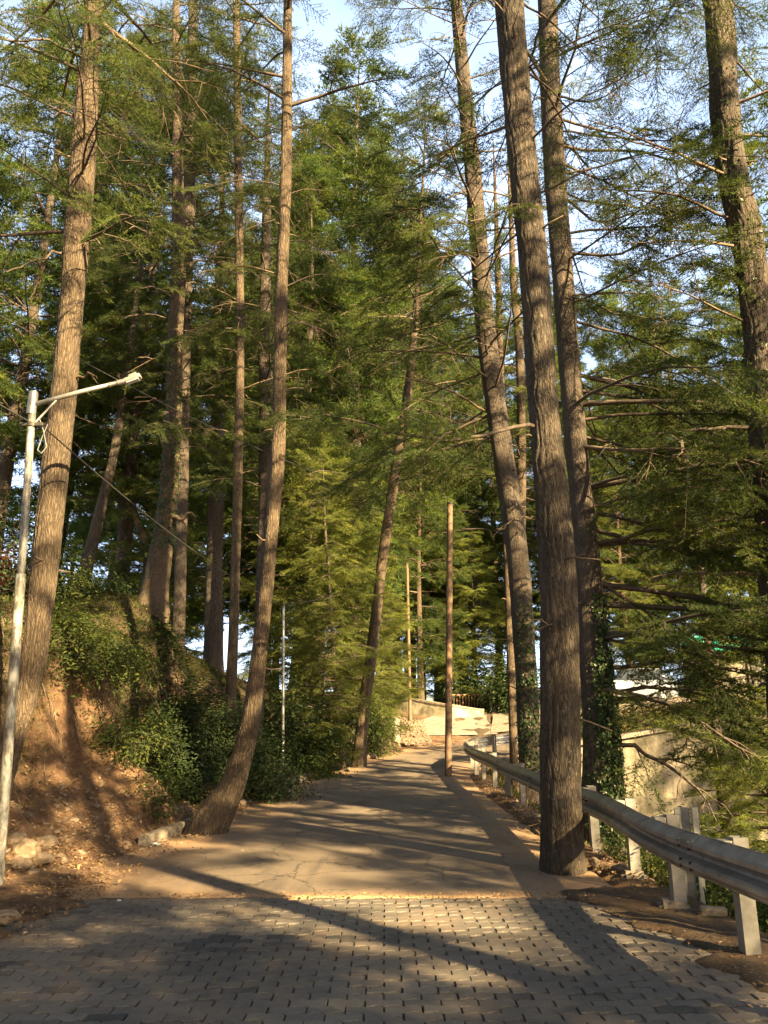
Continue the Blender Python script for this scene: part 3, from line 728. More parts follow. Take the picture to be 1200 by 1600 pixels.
# left-hand trees
key_tree('cedar_tree', 'thick reddish-brown trunk rising from the bank beside the street lamp', [(18, 1150, 44), (50, 1050, 40), (68, 900, 45), (90, 700, 44), (113, 460, 38), (118, 400, 42), (130, 250, 42), (144, 50, 30)], 9.6, 22, M_bark_red, 0,
         limbs=[dict(n=14, h=A(8.0, 12.6), az=A(60, 330), L=A(1.5, 3.4), r=.026, fol=.6, dead=.4, el=A(-5, 20)),
                dict(n=16, h=A(12.2, 21.5), az=A(0, 360), L=A(2.0, 4.2), fol=.85, dead=.1, cone=.5)],
         custom=[dict(p=[(115, 392, 9.6), (80, 398, 9.4), (45, 410, 9.2), (10, 425, 9)], r=.02, dead=True, sp=.9),
                 dict(p=[(140, 378, 9.6), (152, 376, 9.4), (163, 390, 9.3)], r=.016, dead=True, sp=2),
                 dict(p=[(120, 590, 9.6), (140, 582, 9.5), (152, 592, 9.4)], r=.02, dead=True, sp=2),
                 dict(p=[(145, 125, 9.6), (200, 122, 9.5), (250, 140, 9.3), (300, 190, 9.2)], r=.022, fol=.2, sp=.3),
                 dict(p=[(130, 90, 9.6), (70, 60, 9.2), (10, 65, 8.9), (-60, 60, 8.7)], r=.025, fol=1, sp=.2, ssc=.6, start=.1),
                 dict(p=[(140, 70, 9.6), (170, 50, 9.1), (200, 80, 8.8), (225, 95, 8.6)], r=.02, fol=1, sp=.2, ssc=.5, start=.1)],
         stubs=12, group='trees on the left bank')
key_tree('cedar_tree', 'slender trunk curving up from the foot of the left bank at the road edge', [(338, 1272, 56), (352, 1248, 50), (368, 1215, 41), (384, 1160, 34), (397, 1092, 30), (411, 967, 24), (427, 800, 22), (435, 700, 23), (440, 450, 21), (447, 250, 19), (450, 0, 14)], 12.6, 21, M_bark_red, 0,
         limbs=[dict(n=12, h=A(7.5, 13), az=A(-90, 90), L=A(.8, 1.8), r=.014, fol=.25, dead=.8, el=A(-10, 30), droop=1.4),
                dict(n=8, h=A(8.5, 13), az=A(90, 270), L=A(.8, 1.7), r=.014, fol=.5, dead=.5, el=A(-10, 30), droop=1.0, ssc=.5),
                dict(n=14, h=A(13, 20.5), az=A(0, 360), L=A(1.4, 3.0), fol=.8, dead=.1, cone=.5)],
         stubs=16, flare=1.25, group='trees on the left bank')
key_tree('cedar_tree', 'slim straight trunk standing left of the curved one with tufts of foliage', [(364, 1005, 18), (367, 908, 16), (373, 700, 16), (375, 530, 14), (373, 300, 14), (369, 0, 12)], 17, 22, M_bark_red, 1,
         limbs=[dict(n=20, h=A(7.2, 15), az=A(0, 360), L=A(.8, 2.0), r=.02, fol=.8, dead=.35, el=A(-10, 20), droop=.9, ssc=.55),
                dict(n=20, h=A(15, 21.5), az=A(0, 360), L=A(1.2, 2.6), fol=.85, dead=.1, cone=.5)], stubs=10, group='trees on the left bank')
key_tree('cedar_tree', 'dark shaded trunk partly hidden behind the curved slender trunk', [(406, 1000, 21), (414, 800, 22), (414, 700, 22), (414, 533, 20), (416, 350, 16)], 21, 23, M_bark_dark, 1,
         limbs=[dict(n=46, h=A(8, 22.5), az=A(0, 360), L=A(1.4, 3.2), r=.025, fol=.85, dead=.15, cone=.5)], stubs=8, group='trees on the left bank')
key_tree('cedar_tree', 'thick ivy-speckled trunk with a flared base on top of the bank', [(226, 1000, 48), (248, 883, 41), (262, 783, 31), (271, 658, 29), (273, 533, 26), (279, 400, 25), (277, 200, 16), (275, 30, 13)], 17.6, 24, M_bark_red, 1,
         limbs=[dict(n=22, h=A(7.5, 14), az=A(0, 360), L=A(.8, 2.2), r=.02, fol=.55, dead=.5, el=A(-10, 20), droop=.9, ssc=.6),
                dict(n=26, h=A(14, 23.5), az=A(0, 360), L=A(1.6, 3.4), fol=.8, dead=.2, cone=.5)],
         custom=[dict(p=[(263, 805, 17.6), (285, 812, 17.3), (295, 800, 17.2), (308, 806, 17)], r=.07, dead=True, sp=5)],
         ivy=[(5.5, 8.8, 170, 380, 900), (9, 11, 170, 380, 300)], stubs=14, flare=1.5, group='trees on the left bank')
key_tree('cedar_tree', 'dark trunk rising immediately right of the ivy-speckled one high in the canopy', [(283, 850, 20), (290, 500, 20), (296, 300, 20), (300, 120, 18), (302, 20, 16)], 19.5, 25, M_bark_dark, 1,
         limbs=[dict(n=44, h=A(10, 24), az=A(0, 360), L=A(1.6, 3.2), r=.025, fol=.85, dead=.2, cone=.4)], stubs=8, group='trees on the left bank')
key_tree('cedar_tree', 'dark leaning trunk against bright sky at the top of the bank', [(122, 925, 28), (131, 900, 24), (160, 783, 17), (180, 700, 15), (206, 533, 12), (216, 440, 10)], 21, 21, M_bark_dark, 1,
         limbs=[dict(n=30, h=A(9.5, 20.5), az=A(0, 360), L=A(1.4, 3.2), r=.025, fol=.85, dead=.1, cone=.5)], stubs=4, flare=1.5, group='trees on the left bank')
key_tree('cedar_tree', 'short reddish forked trunk behind the ivy-speckled tree', [(226, 925, 16), (231, 870, 13), (224, 835, 11), (214, 815, 8)], 24, 13, M_bark_red, 1,
         limbs=[dict(n=18, h=A(6, 12.5), az=A(0, 360), L=A(1.2, 2.4), r=.02, fol=.9, dead=.1)], flare=1.3, group='trees on the left bank')
key_tree('cedar_tree', 'broad dark trunk in deep shade between the ivy-speckled and the slim straight trunk', [(334, 980, 32), (336, 850, 28), (339, 730, 24), (341, 500, 18)], 23, 23, M_bark_dark, 1,
         limbs=[dict(n=46, h=A(6, 22.5), az=A(0, 360), L=A(1.6, 3.4), r=.028, fol=.9, dead=.1, cone=.5)], group='trees on the left bank')
# centre
key_tree('cedar_tree', 'leaning sunlit trunk at the left edge of the road where it bends', [(560, 1200, 23), (569, 1108, 20), (580, 1025, 20), (594, 900, 17), (601, 850, 18), (624, 700, 18), (640, 590, 14), (649, 500, 12), (653, 440, 9)], 25.3, 25, M_bark_red, 1,
         limbs=[dict(n=16, h=A(8, 14), az=A(0, 360), L=A(1.4, 3.6), r=.025, fol=.35, dead=.5, droop=.6),
                dict(n=36, h=A(14, 24.5), az=A(0, 360), L=A(1.2, 3.2), fol=.75, dead=.2, cone=.6)], stubs=14, flare=1.5)
key_tree('cedar_tree', 'thin bent sapling trunk left of the leaning sunlit one at the road edge', [(536, 1198, 9), (526, 1108, 7), (521, 1025, 6), (514, 900, 5), (508, 825, 4)], 24.6, 10.5, M_bark_dark, 1,
         limbs=[dict(n=44, h=A(2.2, 10.2), az=A(0, 360), L=A(.9, 2.0), r=.014, fol=1, dead=.05, el=A(-15, 15), droop=.8, ssc=.55, start=.1, sp=.26, cone=.6)], needle=M_needle_y, flare=1.2)

# ================================================================== WOODLAND TREES (prototypes and copies)
def conifer(name, h, r0, h0, nl, Lmax, lod, barkm, needle, seed, fol=.9, ssc=1.0, dead=.1, lean=0.02):
    global rng
    keep = rng; rng = np.random.default_rng(seed)
    root = empty(name, (0, 0, 0), None, None)
    n = 14; z = np.linspace(-.6, h, n); ph = rng.random() * 6
    pts = np.stack([lean * z + .10 * np.sin(z * .35 + ph), .08 * np.cos(z * .3 + ph), z], 1); rad = r0 * (1 - np.clip(z / h, 0, 1) * .93)
    path, rr = smooth_path(pts, rad, .7)
    rr = rr * (1 + .5 * np.exp(-np.clip(path[:, 2], 0, None) / .4))
    tm = MB(); tm.tube(path, rr, 10, .06); T = Tree(lod)
    for k in range(nl):
        hh = h0 + (h - h0 - .3) * ((k + rng.random()) / nl); c, rc = at_height(path, rr, hh)
        f = (hh - h0) / (h - h0); ln = Lmax * (1 - f) ** .75 * rng.uniform(.6, 1.1) + .3; ln *= min(1, .55 + f * 3)
        az = rng.uniform(0, 2 * math.pi)
        T.limb(c, az, ln, .012 + .035 * (1 - f), rng.uniform(-8, 16) + 25 * f, .45, fol, rng.random() < dead * (1 - f), .12, spacing=.42, ssc=ssc)
    crown = MB(); T.emit_foliage(crown)
    tm.build('trunk', barkm, root, True)
    build_multi('crown', [(T.wood, M_limb), (T.dead, M_dead), (crown, needle)], root)
    rng = keep
    return root
PROTO = {}
def place(kind, x, y, label, group=None, rot=0, sc=1.0, cat='tree', z=None, name=None):
    p = PROTO[kind]
    r = p['root']
    if p['used']:
        c = r.copy(); COL.objects.link(c)
        for ch in p['kids']:
            d = ch.copy(); COL.objects.link(d); d.parent = c
        r = c
    p['used'] = True
    r.location = (x, y, gz(x, y) if z is None else z); r.rotation_euler = (0, 0, rot); r.scale = (sc, sc, sc)
    for key in ('label', 'group', 'category'):
        if key in r: del r[key]
    return tag(r, label, cat, group)
def reg(kind, root): PROTO[kind] = dict(root=root, kids=[o for o in bpy.data.objects if o.parent == root], used=False)
reg('tall_a', conifer('cedar_tree', 23, .26, 4.0, 108, 4.0, 2, M_bark_dark, M_needle, 21, ssc=1.0, fol=.75, dead=.2))
reg('tall_b', conifer('cedar_tree', 20, .20, 2.5, 115, 3.4, 2, M_bark_red, M_needle, 22, ssc=.95, fol=.72, dead=.25))
reg('tall_c', conifer('cedar_tree', 25, .28, 7.0, 105, 4.4, 2, M_bark_dark, M_needle, 23, fol=.75, ssc=1.1, dead=.3))
reg('sparse', conifer('cedar_tree', 22, .22, 8.0, 46, 3.4, 2, M_bark_dark, M_needle, 29, fol=.5, ssc=.9, dead=.35))
reg('mid', conifer('cedar_tree', 12, .12, .6, 105, 2.9, 1, M_bark_dark, M_needle_y, 24, ssc=.8, dead=.0))
reg('young', conifer('cedar_tree', 7, .07, .5, 60, 1.8, 1, M_bark_dark, M_needle_y, 25, ssc=.6, dead=.0))
def bgpx(kind, px, y, label, sc=1.0, group='woodland trees behind the bend', rot=None):
    x = (px - 600) / F * tdist(1100, y)
    return place(kind, x, y, label, group, random.random() * 6.28 if rot is None else rot, sc)
bgpx('tall_a', 470, 31, 'tall dark cedar filling the gap right of the curved slender trunk', 1.1)
bgpx('tall_b', 395, 29, 'red-trunked cedar with full crown behind the slim straight trunk')
bgpx('tall_a', 530, 42, 'dark cedar between the curved slender trunk and the bend, far back')
bgpx('tall_b', 655, 41, 'full cedar behind the low wall left of the rusty pole', .95)
bgpx('tall_b', 745, 47, 'cedar rising behind the rusty railing at the bend', .85)
bgpx('tall_c', 880, 44, 'high-crowned dark cedar beyond the big roadside trunk')
bgpx('mid', 660, 46, 'sunlit yellow-green cedar just left of the rusty pole behind the wall', 1.0)
bgpx('mid', 583, 37, 'yellow-green cedar with low boughs beside the concrete block', .75)
bgpx('young', 590, 31, 'small bright cedar with drooping boughs at the foot of the leaning sunlit trunk', .9)
bgpx('mid', 480, 26.5, 'yellow-green cedar with drooping boughs left of the bent sapling', .9)
bgpx('mid', 545, 30, 'golden-green cedar directly behind the bent sapling', .85)
bgpx('young', 500, 23.5, 'young cedar at the road edge beside the thin grey pole', .75)
bgpx('mid', 745, 43, 'dark cedar with spreading boughs right of the rusty pole', .8)
bgpx('tall_a', 320, 33, 'dark cedar crown filling the canopy over the left bank', 1.0, 'woodland trees over the left bank')
bgpx('tall_c', 60, 27, 'high-crowned cedar behind the thick lamp-side trunk', 1.0, 'woodland trees over the left bank')
bgpx('tall_a', -40, 22, 'cedar crown at the left edge of the picture above the lamp', 1.0, 'woodland trees over the left bank')
bgpx('tall_b', 215, 38, 'red-trunked cedar far behind the dark leaning trunk', 1.0, 'woodland trees over the left bank')
bgpx('tall_c', 150, 46, 'thin-crowned cedar seen against the sky over the bank', 1.1, 'woodland trees over the left bank')
bgpx('tall_b', -90, 34, 'cedar beyond the left edge of the picture behind the lamp', 1.0, 'woodland trees over the left bank')
bgpx('mid', 250, 29, 'low cedar boughs showing between the trunks on top of the bank', .7, 'woodland trees over the left bank')
bgpx('mid', 195, 31, 'small cedar silhouetted against the bright sky on the bank', .6, 'woodland trees over the left bank')
bgpx('tall_b', 985, 38, 'sunlit cedar above the retaining wall behind the ivy-clad trunk', .85, 'trees on the upper road to the right')
bgpx('mid', 940, 39, 'bright yellow-green cedar just right of the ivy-clad trunk', 1.2, 'trees on the upper road to the right')
bgpx('mid', 1080, 40, 'bright yellow-green cedar behind the green roof', 1.25, 'trees on the upper road to the right')
bgpx('tall_b', 1150, 45, 'tall sunlit cedar right of the green roof', .85, 'trees on the upper road to the right')
bgpx('tall_a', 1260, 36, 'dark cedar beyond the right edge above the wall', .9, 'trees on the upper road to the right')
bgpx('sparse', 1120, 22, 'cedar growing from the gully below the guardrail at right', .85, 'trees on the upper road to the right')
bgpx('sparse', 1340, 15, 'large cedar outside the right edge of the picture', .95, 'trees on the upper road to the right')
bgpx('mid', 1180, 20, 'dark low cedar in the gully at the right edge', .75, 'trees on the upper road to the right')
bgpx('tall_c', 1010, 58, 'pale distant cedar crown in the gap at upper right', 1.1, 'trees on the upper road to the right')
bgpx('tall_a', 820, 62, 'distant cedar seen between the slim and the big trunk', 1.0)
bgpx('tall_b', 700, 66, 'distant cedar behind the rusty pole', 1.0)
bgpx('tall_a', 590, 60, 'distant cedar behind the leaning sunlit trunk', 1.0)
bgpx('tall_c', 430, 55, 'distant high-crowned cedar behind the dark shaded trunk', 1.0)

# trees behind the photographer that throw the dappled shade
CAST = [(5.2, -1.9, 'mid', .75), (6.4, -.4, 'sparse', 1.1), (9.2, -6.0, 'mid', 1.05), (6.2, -3.6, 'mid', .62), (10.4, 2.0, 'sparse', 1.3), (11.5, -0.5, 'sparse', .9), (7.2, -6, 'sparse', .9), (16, -11.5, 'sparse', .95), (13.5, -5.5, 'sparse', .8), (12, -15, 'tall_c', 1.0), (22, -3, 'sparse', 1.2), (25, -16, 'sparse', 1.2),
        (16, 8, 'sparse', .9), (-5.5, -4, 'tall_c', .9), (-7, -12, 'tall_a', 1), (-1, -17, 'tall_b', 1), (3, -25, 'tall_a', 1.1), (-10, 3, 'tall_b', .9), (-13, -6, 'tall_a', 1),
        (-12, 12, 'tall_c', .9), (10, -26, 'tall_a', 1.1), (32, 2, 'tall_b', 1.2)]
for q, (x, y, k_, s) in enumerate(CAST):   # none of these stands inside the frame
    place(k_, x, y, 'cedar standing behind the photographer, outside the picture', 'trees behind the photographer', (q * 2.4) % 6.28, s)

# ================================================================== FAR MASS OF WOODLAND (counted trees)
FAR = [(548, 35, 'left of the brightest sky gap'), (640, 47, 'under the brightest sky gap'), (360, 44, 'beyond the slim straight trunk'),
       (460, 48, 'just right of the curved trunk'),
       (560, 52, 'left of the leaning sunlit trunk'),
       (620, 55, 'right of the leaning sunlit trunk'),
       (730, 62, 'above the rusty railing'),
       (780, 52, 'behind the leaning dark trunk'),
       (910, 50, 'right behind the ivy-clad trunk'),
       (1030, 48, 'left of the green roof'),
       (1110, 52, 'behind the green-roofed hut'),
       (1200, 50, 'at the right edge above the wall'),
       (250, 60, 'above the forked reddish trunk'),
       (90, 62, 'behind the thick lamp-side trunk'),
       (410, 37, 'behind the dark shaded trunk'),
       
       (175, 25, 'above the dark leaning trunk'),
       (490, 36, 'filling the canopy right of the curved trunk'),
       (605, 47, 'under the sky gap in the middle'),
       (690, 50, 'straight behind the rusty pole')]
fr = random.Random(5)
for (px, y, lb) in FAR:
    bgpx(fr.choice(['tall_a', 'tall_b', 'tall_c', 'tall_a']) if y > 30 else fr.choice(['tall_a', 'tall_c']), px, y, 'dark cedar deep in the wood ' + lb, (fr.uniform(1.15, 1.5) if y > 30 else fr.uniform(1.05, 1.25)), 'cedars deep in the wood', fr.random() * 6)

# ================================================================== HILLS
hx = np.linspace(-1500, 1500, 90); hz = 0 * hx
V = []; 
for q, x in enumerate(hx):
    top = -10 + 22 * math.sin(x * .004 + 1) + 8 * math.sin(x * .013) + 18
    V += [(x, 620 + abs(x) * .1, -60), (x, 700 + abs(x) * .1, top * .6), (x, 900, top)]
q = np.arange(89)[:, None] * 3
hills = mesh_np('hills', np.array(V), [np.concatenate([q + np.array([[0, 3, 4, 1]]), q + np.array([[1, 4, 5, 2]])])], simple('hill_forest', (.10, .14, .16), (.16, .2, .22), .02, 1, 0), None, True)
tag(hills, kind='structure')

# ================================================================== BUSHES AND PLANTS
def bush(name, label, c, rx, ry, rz, n, size, mat, clumps=26, asp=.35, group=None, cat='bush', lean=(0, 0), stemmat=None, tone=(0, 1)):
    x, y = c[0], c[1]; z = gz(x, y) if len(c) < 3 else c[2]
    root = empty(name, (x, y, z), label, cat, group)
    cc = rng.normal(0, 1, (clumps, 3)); cc = unit(cc) * (rng.random((clumps, 1)) ** .4)
    cc[:, 2] = np.abs(cc[:, 2])
    cc = cc * np.array([rx, ry, rz]) + np.array([x + lean[0], y + lean[1], z + .1])
    gh = height(cc[:, 0], cc[:, 1]); cc[:, 2] = np.maximum(cc[:, 2], gh + .08) 
    st = MB()
    for k in range(clumps):
        b0 = np.array([x, y, z - .05]) + rng.normal(0, .08, 3) * np.array([rx, ry, 0]); q = np.linspace(0, 1, 6)[:, None]
        st.tube(b0 + (cc[k] - b0) * q + rng.normal(0, .03, (6, 3)) + np.array([0, 0, .12]) * np.sin(q * 3.1), np.linspace(.012, .004, 6), 4, cap=False)
    kk = rng.integers(0, clumps, n); sg = .17 * (rx + ry + rz) / 3 + .07
    Pn = cc[kk] + rng.normal(0, sg, (n, 3)); out = unit(Pn - np.array([x, y, z])) + np.array([0, 0, .6])
    gh = height(Pn[:, 0], Pn[:, 1]); Pn[:, 2] = np.maximum(Pn[:, 2], gh + .02)
    lm = MB(); leaf_cloud(lm, Pn, out, size, asp, tone=tone)
    st.build('stems', stemmat or M_limb, root, True); lm.build('foliage', mat, root)
    return root
def bpx(px, py, y): 
    q = P(px, py, y); return (q[0], q[1])
G1 = 'bushes on the left bank'
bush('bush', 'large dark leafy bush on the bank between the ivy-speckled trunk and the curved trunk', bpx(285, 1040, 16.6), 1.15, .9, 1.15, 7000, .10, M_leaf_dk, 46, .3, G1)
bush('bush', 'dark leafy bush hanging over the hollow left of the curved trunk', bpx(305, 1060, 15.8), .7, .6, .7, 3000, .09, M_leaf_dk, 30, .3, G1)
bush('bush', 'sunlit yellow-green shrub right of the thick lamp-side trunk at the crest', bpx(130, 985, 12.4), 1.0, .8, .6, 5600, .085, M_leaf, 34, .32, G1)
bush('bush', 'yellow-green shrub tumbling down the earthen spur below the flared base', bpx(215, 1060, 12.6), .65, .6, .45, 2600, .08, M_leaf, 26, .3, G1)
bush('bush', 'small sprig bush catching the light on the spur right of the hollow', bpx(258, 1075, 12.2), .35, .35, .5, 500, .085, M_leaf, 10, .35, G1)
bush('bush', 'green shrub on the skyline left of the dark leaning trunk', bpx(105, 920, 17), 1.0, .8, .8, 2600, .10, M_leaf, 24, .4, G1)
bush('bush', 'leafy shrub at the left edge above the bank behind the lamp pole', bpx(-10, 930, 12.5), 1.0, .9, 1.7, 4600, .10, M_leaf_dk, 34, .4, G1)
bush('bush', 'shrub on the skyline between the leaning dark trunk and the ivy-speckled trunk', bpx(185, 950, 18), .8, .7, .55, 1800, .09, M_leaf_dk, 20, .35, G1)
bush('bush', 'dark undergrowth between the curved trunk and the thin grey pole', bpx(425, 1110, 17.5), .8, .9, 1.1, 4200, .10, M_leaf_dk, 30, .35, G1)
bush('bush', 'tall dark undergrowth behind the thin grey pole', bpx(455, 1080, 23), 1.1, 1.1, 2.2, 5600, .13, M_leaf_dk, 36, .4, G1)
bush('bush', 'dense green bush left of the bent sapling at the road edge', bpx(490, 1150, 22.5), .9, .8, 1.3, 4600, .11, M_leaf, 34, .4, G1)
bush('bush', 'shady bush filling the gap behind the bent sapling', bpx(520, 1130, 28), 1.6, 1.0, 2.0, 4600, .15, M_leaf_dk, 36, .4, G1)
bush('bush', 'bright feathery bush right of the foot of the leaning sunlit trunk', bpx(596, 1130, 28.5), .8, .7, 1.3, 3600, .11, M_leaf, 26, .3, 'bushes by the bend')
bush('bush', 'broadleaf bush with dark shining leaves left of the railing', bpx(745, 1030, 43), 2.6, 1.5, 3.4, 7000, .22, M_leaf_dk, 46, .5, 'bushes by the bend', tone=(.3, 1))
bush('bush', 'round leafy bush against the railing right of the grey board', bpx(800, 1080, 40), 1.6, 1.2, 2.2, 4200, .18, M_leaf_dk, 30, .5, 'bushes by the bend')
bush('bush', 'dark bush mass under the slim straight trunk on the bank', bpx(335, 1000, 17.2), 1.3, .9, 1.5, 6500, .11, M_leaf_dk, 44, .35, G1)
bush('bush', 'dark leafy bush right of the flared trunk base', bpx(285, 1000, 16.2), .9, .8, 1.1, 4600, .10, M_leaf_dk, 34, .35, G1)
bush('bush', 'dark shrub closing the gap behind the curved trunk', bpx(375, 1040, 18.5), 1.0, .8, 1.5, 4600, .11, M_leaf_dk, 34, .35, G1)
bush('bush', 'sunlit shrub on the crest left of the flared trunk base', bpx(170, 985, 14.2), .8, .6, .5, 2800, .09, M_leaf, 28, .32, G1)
# red-brown dying twig at the left edge
bush('withered_branch', 'sprig of withered red-brown leaves at the left edge beside the lamp pole', (P(-5, 870, 9.2)[0], 9.2, P(-5, 900, 9.2)[2]), .22, .2, .28, 60, .10, M_redleaf, 6, .5, cat='plant')
G2 = 'bushes on the slope below the guardrail'
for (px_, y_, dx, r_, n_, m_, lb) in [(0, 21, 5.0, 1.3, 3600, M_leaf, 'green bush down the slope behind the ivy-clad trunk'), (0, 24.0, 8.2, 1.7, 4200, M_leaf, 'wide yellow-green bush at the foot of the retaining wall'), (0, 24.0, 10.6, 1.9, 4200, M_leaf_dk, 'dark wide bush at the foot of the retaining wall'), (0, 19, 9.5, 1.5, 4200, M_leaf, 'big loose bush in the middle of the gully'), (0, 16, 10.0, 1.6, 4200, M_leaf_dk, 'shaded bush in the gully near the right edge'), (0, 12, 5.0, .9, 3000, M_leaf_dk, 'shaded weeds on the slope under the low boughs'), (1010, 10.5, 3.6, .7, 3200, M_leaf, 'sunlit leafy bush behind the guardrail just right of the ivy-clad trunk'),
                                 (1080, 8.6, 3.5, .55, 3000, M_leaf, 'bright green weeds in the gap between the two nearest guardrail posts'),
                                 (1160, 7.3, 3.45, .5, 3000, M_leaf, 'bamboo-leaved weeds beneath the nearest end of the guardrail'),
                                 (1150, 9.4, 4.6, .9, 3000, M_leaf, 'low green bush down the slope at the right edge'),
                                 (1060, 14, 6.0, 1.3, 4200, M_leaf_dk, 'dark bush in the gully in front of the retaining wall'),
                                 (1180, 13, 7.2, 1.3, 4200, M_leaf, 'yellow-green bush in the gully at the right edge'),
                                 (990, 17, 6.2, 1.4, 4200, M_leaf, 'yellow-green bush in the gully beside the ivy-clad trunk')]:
    bush('bush', lb, (dx, y_), r_, r_, r_ * .9 + .25, n_, .085 if y_ < 12 else .13, m_, 26, .3, G2)
for (x_, y_, lb, w_) in [(9.5, 30.5, 'straw-coloured grassy shrub on top of the retaining wall', 1.5), (12.6, 29.6, 'ochre shrub spilling over the retaining wall', 1.1), (15.5, 30.2, 'green shrub on the retaining wall near the right edge', 1.4), (7.6, 31, 'yellow shrub at the left end of the retaining wall', 1.0)]:
    bush('bush', lb, (x_, y_), w_, .8, .9, 2600, .16, M_grass if 'straw' in lb or 'ochre' in lb else M_leaf, 24, .2, 'shrubs on the retaining wall')

# grass on the bank: uncountable, one object
def blades(name, region_pts, mat, lmin, lmax, w, droop):
    n = len(region_pts); z = height(region_pts[:, 0], region_pts[:, 1]); B = np.stack([region_pts[:, 0], region_pts[:, 1], z - .01], 1)
    e = .1; gxn = (height(region_pts[:, 0] + e, region_pts[:, 1]) - z) / e; gyn = (height(region_pts[:, 0], region_pts[:, 1] + e) - z) / e
    nrm = unit(np.stack([-gxn, -gyn, np.ones(n)], 1)); d = unit(nrm * .7 + np.array([0, 0, .5]) + rng.normal(0, .4, (n, 3)))
    L = rng.uniform(lmin, lmax, (n, 1)); s = unit(np.cross(d, rng.normal(0, 1, (n, 3)))) * w * rng.uniform(.6, 1.3, (n, 1))
    down = np.array([0, 0, -1.0]) * droop
    p1 = B + d * L * .5 + down * L * .08; p2 = B + d * L * .85 + nrm * 0 + down * L * .42
    V = np.stack([B - s * .5, B + s * .5, p1 + s * .4, p1 - s * .4, p2], 1).reshape(-1, 3)
    q = np.arange(n)[:, None] * 5; a = np.repeat(np.clip(vnoise(B[:, 0], B[:, 1], 2.1, 2) * .5 + .5 + rng.normal(0, .2, n), 0, 1), 5)
    mb = MB(); mb.add(V, q + np.array([[0, 1, 2, 3]]), a); mb.f[3] = [q + np.array([[3, 2, 4]])]
    return tag(mb.build(name, mat), kind='stuff')
def scatter(n, x0, x1, y0, y1, keep):
    x = rng.uniform(x0, x1, n); y = rng.uniform(y0, y1, n); k = keep(x, y) > rng.random(n); return np.stack([x[k], y[k]], 1)
def kb(x, y):
    d = xleft(y) - x
    a = sm(1.7, 2.2, d + vnoise(x, y, 1.7, 3) * .5) * .9 + sm(.3, .8, vnoise(x, y, 2.7, 8)) * .2 * sm(.3, .8, d)
    return np.clip(a * (1 - sm(9, 12, d)), 0, 1)
blades('grass', scatter(130000, -9, -2.6, 6, 22, kb), M_grass, .05, .26, .012, 1.0)
blades('dark_grass', scatter(90000, -8, -2.6, 6, 22, lambda x, y: np.clip(sm(1.5, 2.5, xleft(y) - x + vnoise(x, y, 3.1, 5) * .5) * .8, 0, 1)), M_leaf_dk, .05, .2, .016, 1.2)
blades('slope_grass', scatter(90000, 2.95, 12, 4, 24, lambda x, y: .25 + .6 * sm(-.2, .4, vnoise(x, y, 1.4, 3))), M_grass, .08, .45, .022, .8)
blades('verge_grass', scatter(2500, 2.45, 3.1, 4.5, 22, lambda x, y: sm(0.1, .5, vnoise(x, y, 2.2, 6))), M_leaf, .03, .1, .010, .6)
blades('terrace_grass', scatter(22000, 5.2, 20, 28.4, 33, lambda x, y: .8 + 0 * x), M_grass, .2, .6, .03, .8)
blades('far_grass', scatter(26000, -9, 1.2, 22, 40, lambda x, y: sm(.1, .6, xleft(y) - x) * .8), M_grass, .08, .3, .025, .8)

# dead leaves and needles lying about: uncountable, one object
def litter(name, pts, size, mat, zoff=.02, tone=(0, 1)):
    z = height(pts[:, 0], pts[:, 1]); 
    mb = MB(); leaf_cloud(mb, np.stack([pts[:, 0], pts[:, 1], z + zoff], 1), np.tile([0, 0, 1.0], (len(pts), 1)), size, .6, tone=tone)
    return tag(mb.build(name, mat), kind='stuff')
litter('dead_leaves', scatter(60000, -7.5, -2.4, 4, 22, lambda x, y: np.clip(np.exp(-np.abs(xleft(y) - x - .35) / .35) * .5 + sm(.1, .7, xleft(y) - x) * .22, 0, 1)), .05, M_litter, .03)
litter('fallen_needles', scatter(14000, 1.6, 3.1, 3, 22, lambda x, y: np.exp(-np.abs(x - 2.55 + .1 * np.sin(y * 5)) / .22) * .6), .035, M_litter, .035)
litter('road_needles', scatter(9000, -3.2, 2.3, 8, 24, lambda x, y: np.clip(sm(.25, .7, vnoise(x * 1.6, y * .5, 3.1, 4)) * .35 + .04, 0, 1)), .02, M_litter, .034)
litter('seam_litter', scatter(2600, -3.2, 2.0, 7.8, 8.25, lambda x, y: np.exp(-np.abs(y - 7.98) / .06) * .8), .03, M_litter, .03)
litter('left_verge_litter', scatter(9000, -4.4, -2.7, 4.6, 9.5, lambda x, y: .25 + .5 * sm(0, .5, vnoise(x, y, 3.3, 2))), .035, M_litter, .055)
litter('road_leaves', scatter(3400, -3.4, 2.3, 4.5, 26, lambda x, y: np.clip(.05 + .7 * np.exp(-np.abs(xleft(y) - x) / .35) + .4 * np.exp(-np.abs(x - 2.1) / .2), 0, 1)), .032, M_litter, .03)

# thin roots hanging out of the cut earth below the crest: uncountable, one object
hr = MB()
for _ in range(260):
    y = rng.uniform(7.5, 18); x = float(xleft(y)) - rng.uniform(1.5, 2.6); L = rng.uniform(.15, .7); z = gz(x, y)
    pts = [np.array([x, y, z + .02])]; dx = rng.normal(0, .3)
    for k in range(5):
        xx = pts[-1][0] + L / 5 * rng.uniform(.2, .9); yy = pts[-1][1] + dx * L / 5 + rng.normal(0, .02)
        pts.append(np.array([xx, yy, max(gz(xx, yy) + .015, pts[-1][2] - L / 4)]))
    hr.tube(pts, np.linspace(.009, .002, 6) * rng.uniform(.6, 1.6), 4, cap=False)
tag(hr.build('hanging_roots', M_dead), kind='stuff')
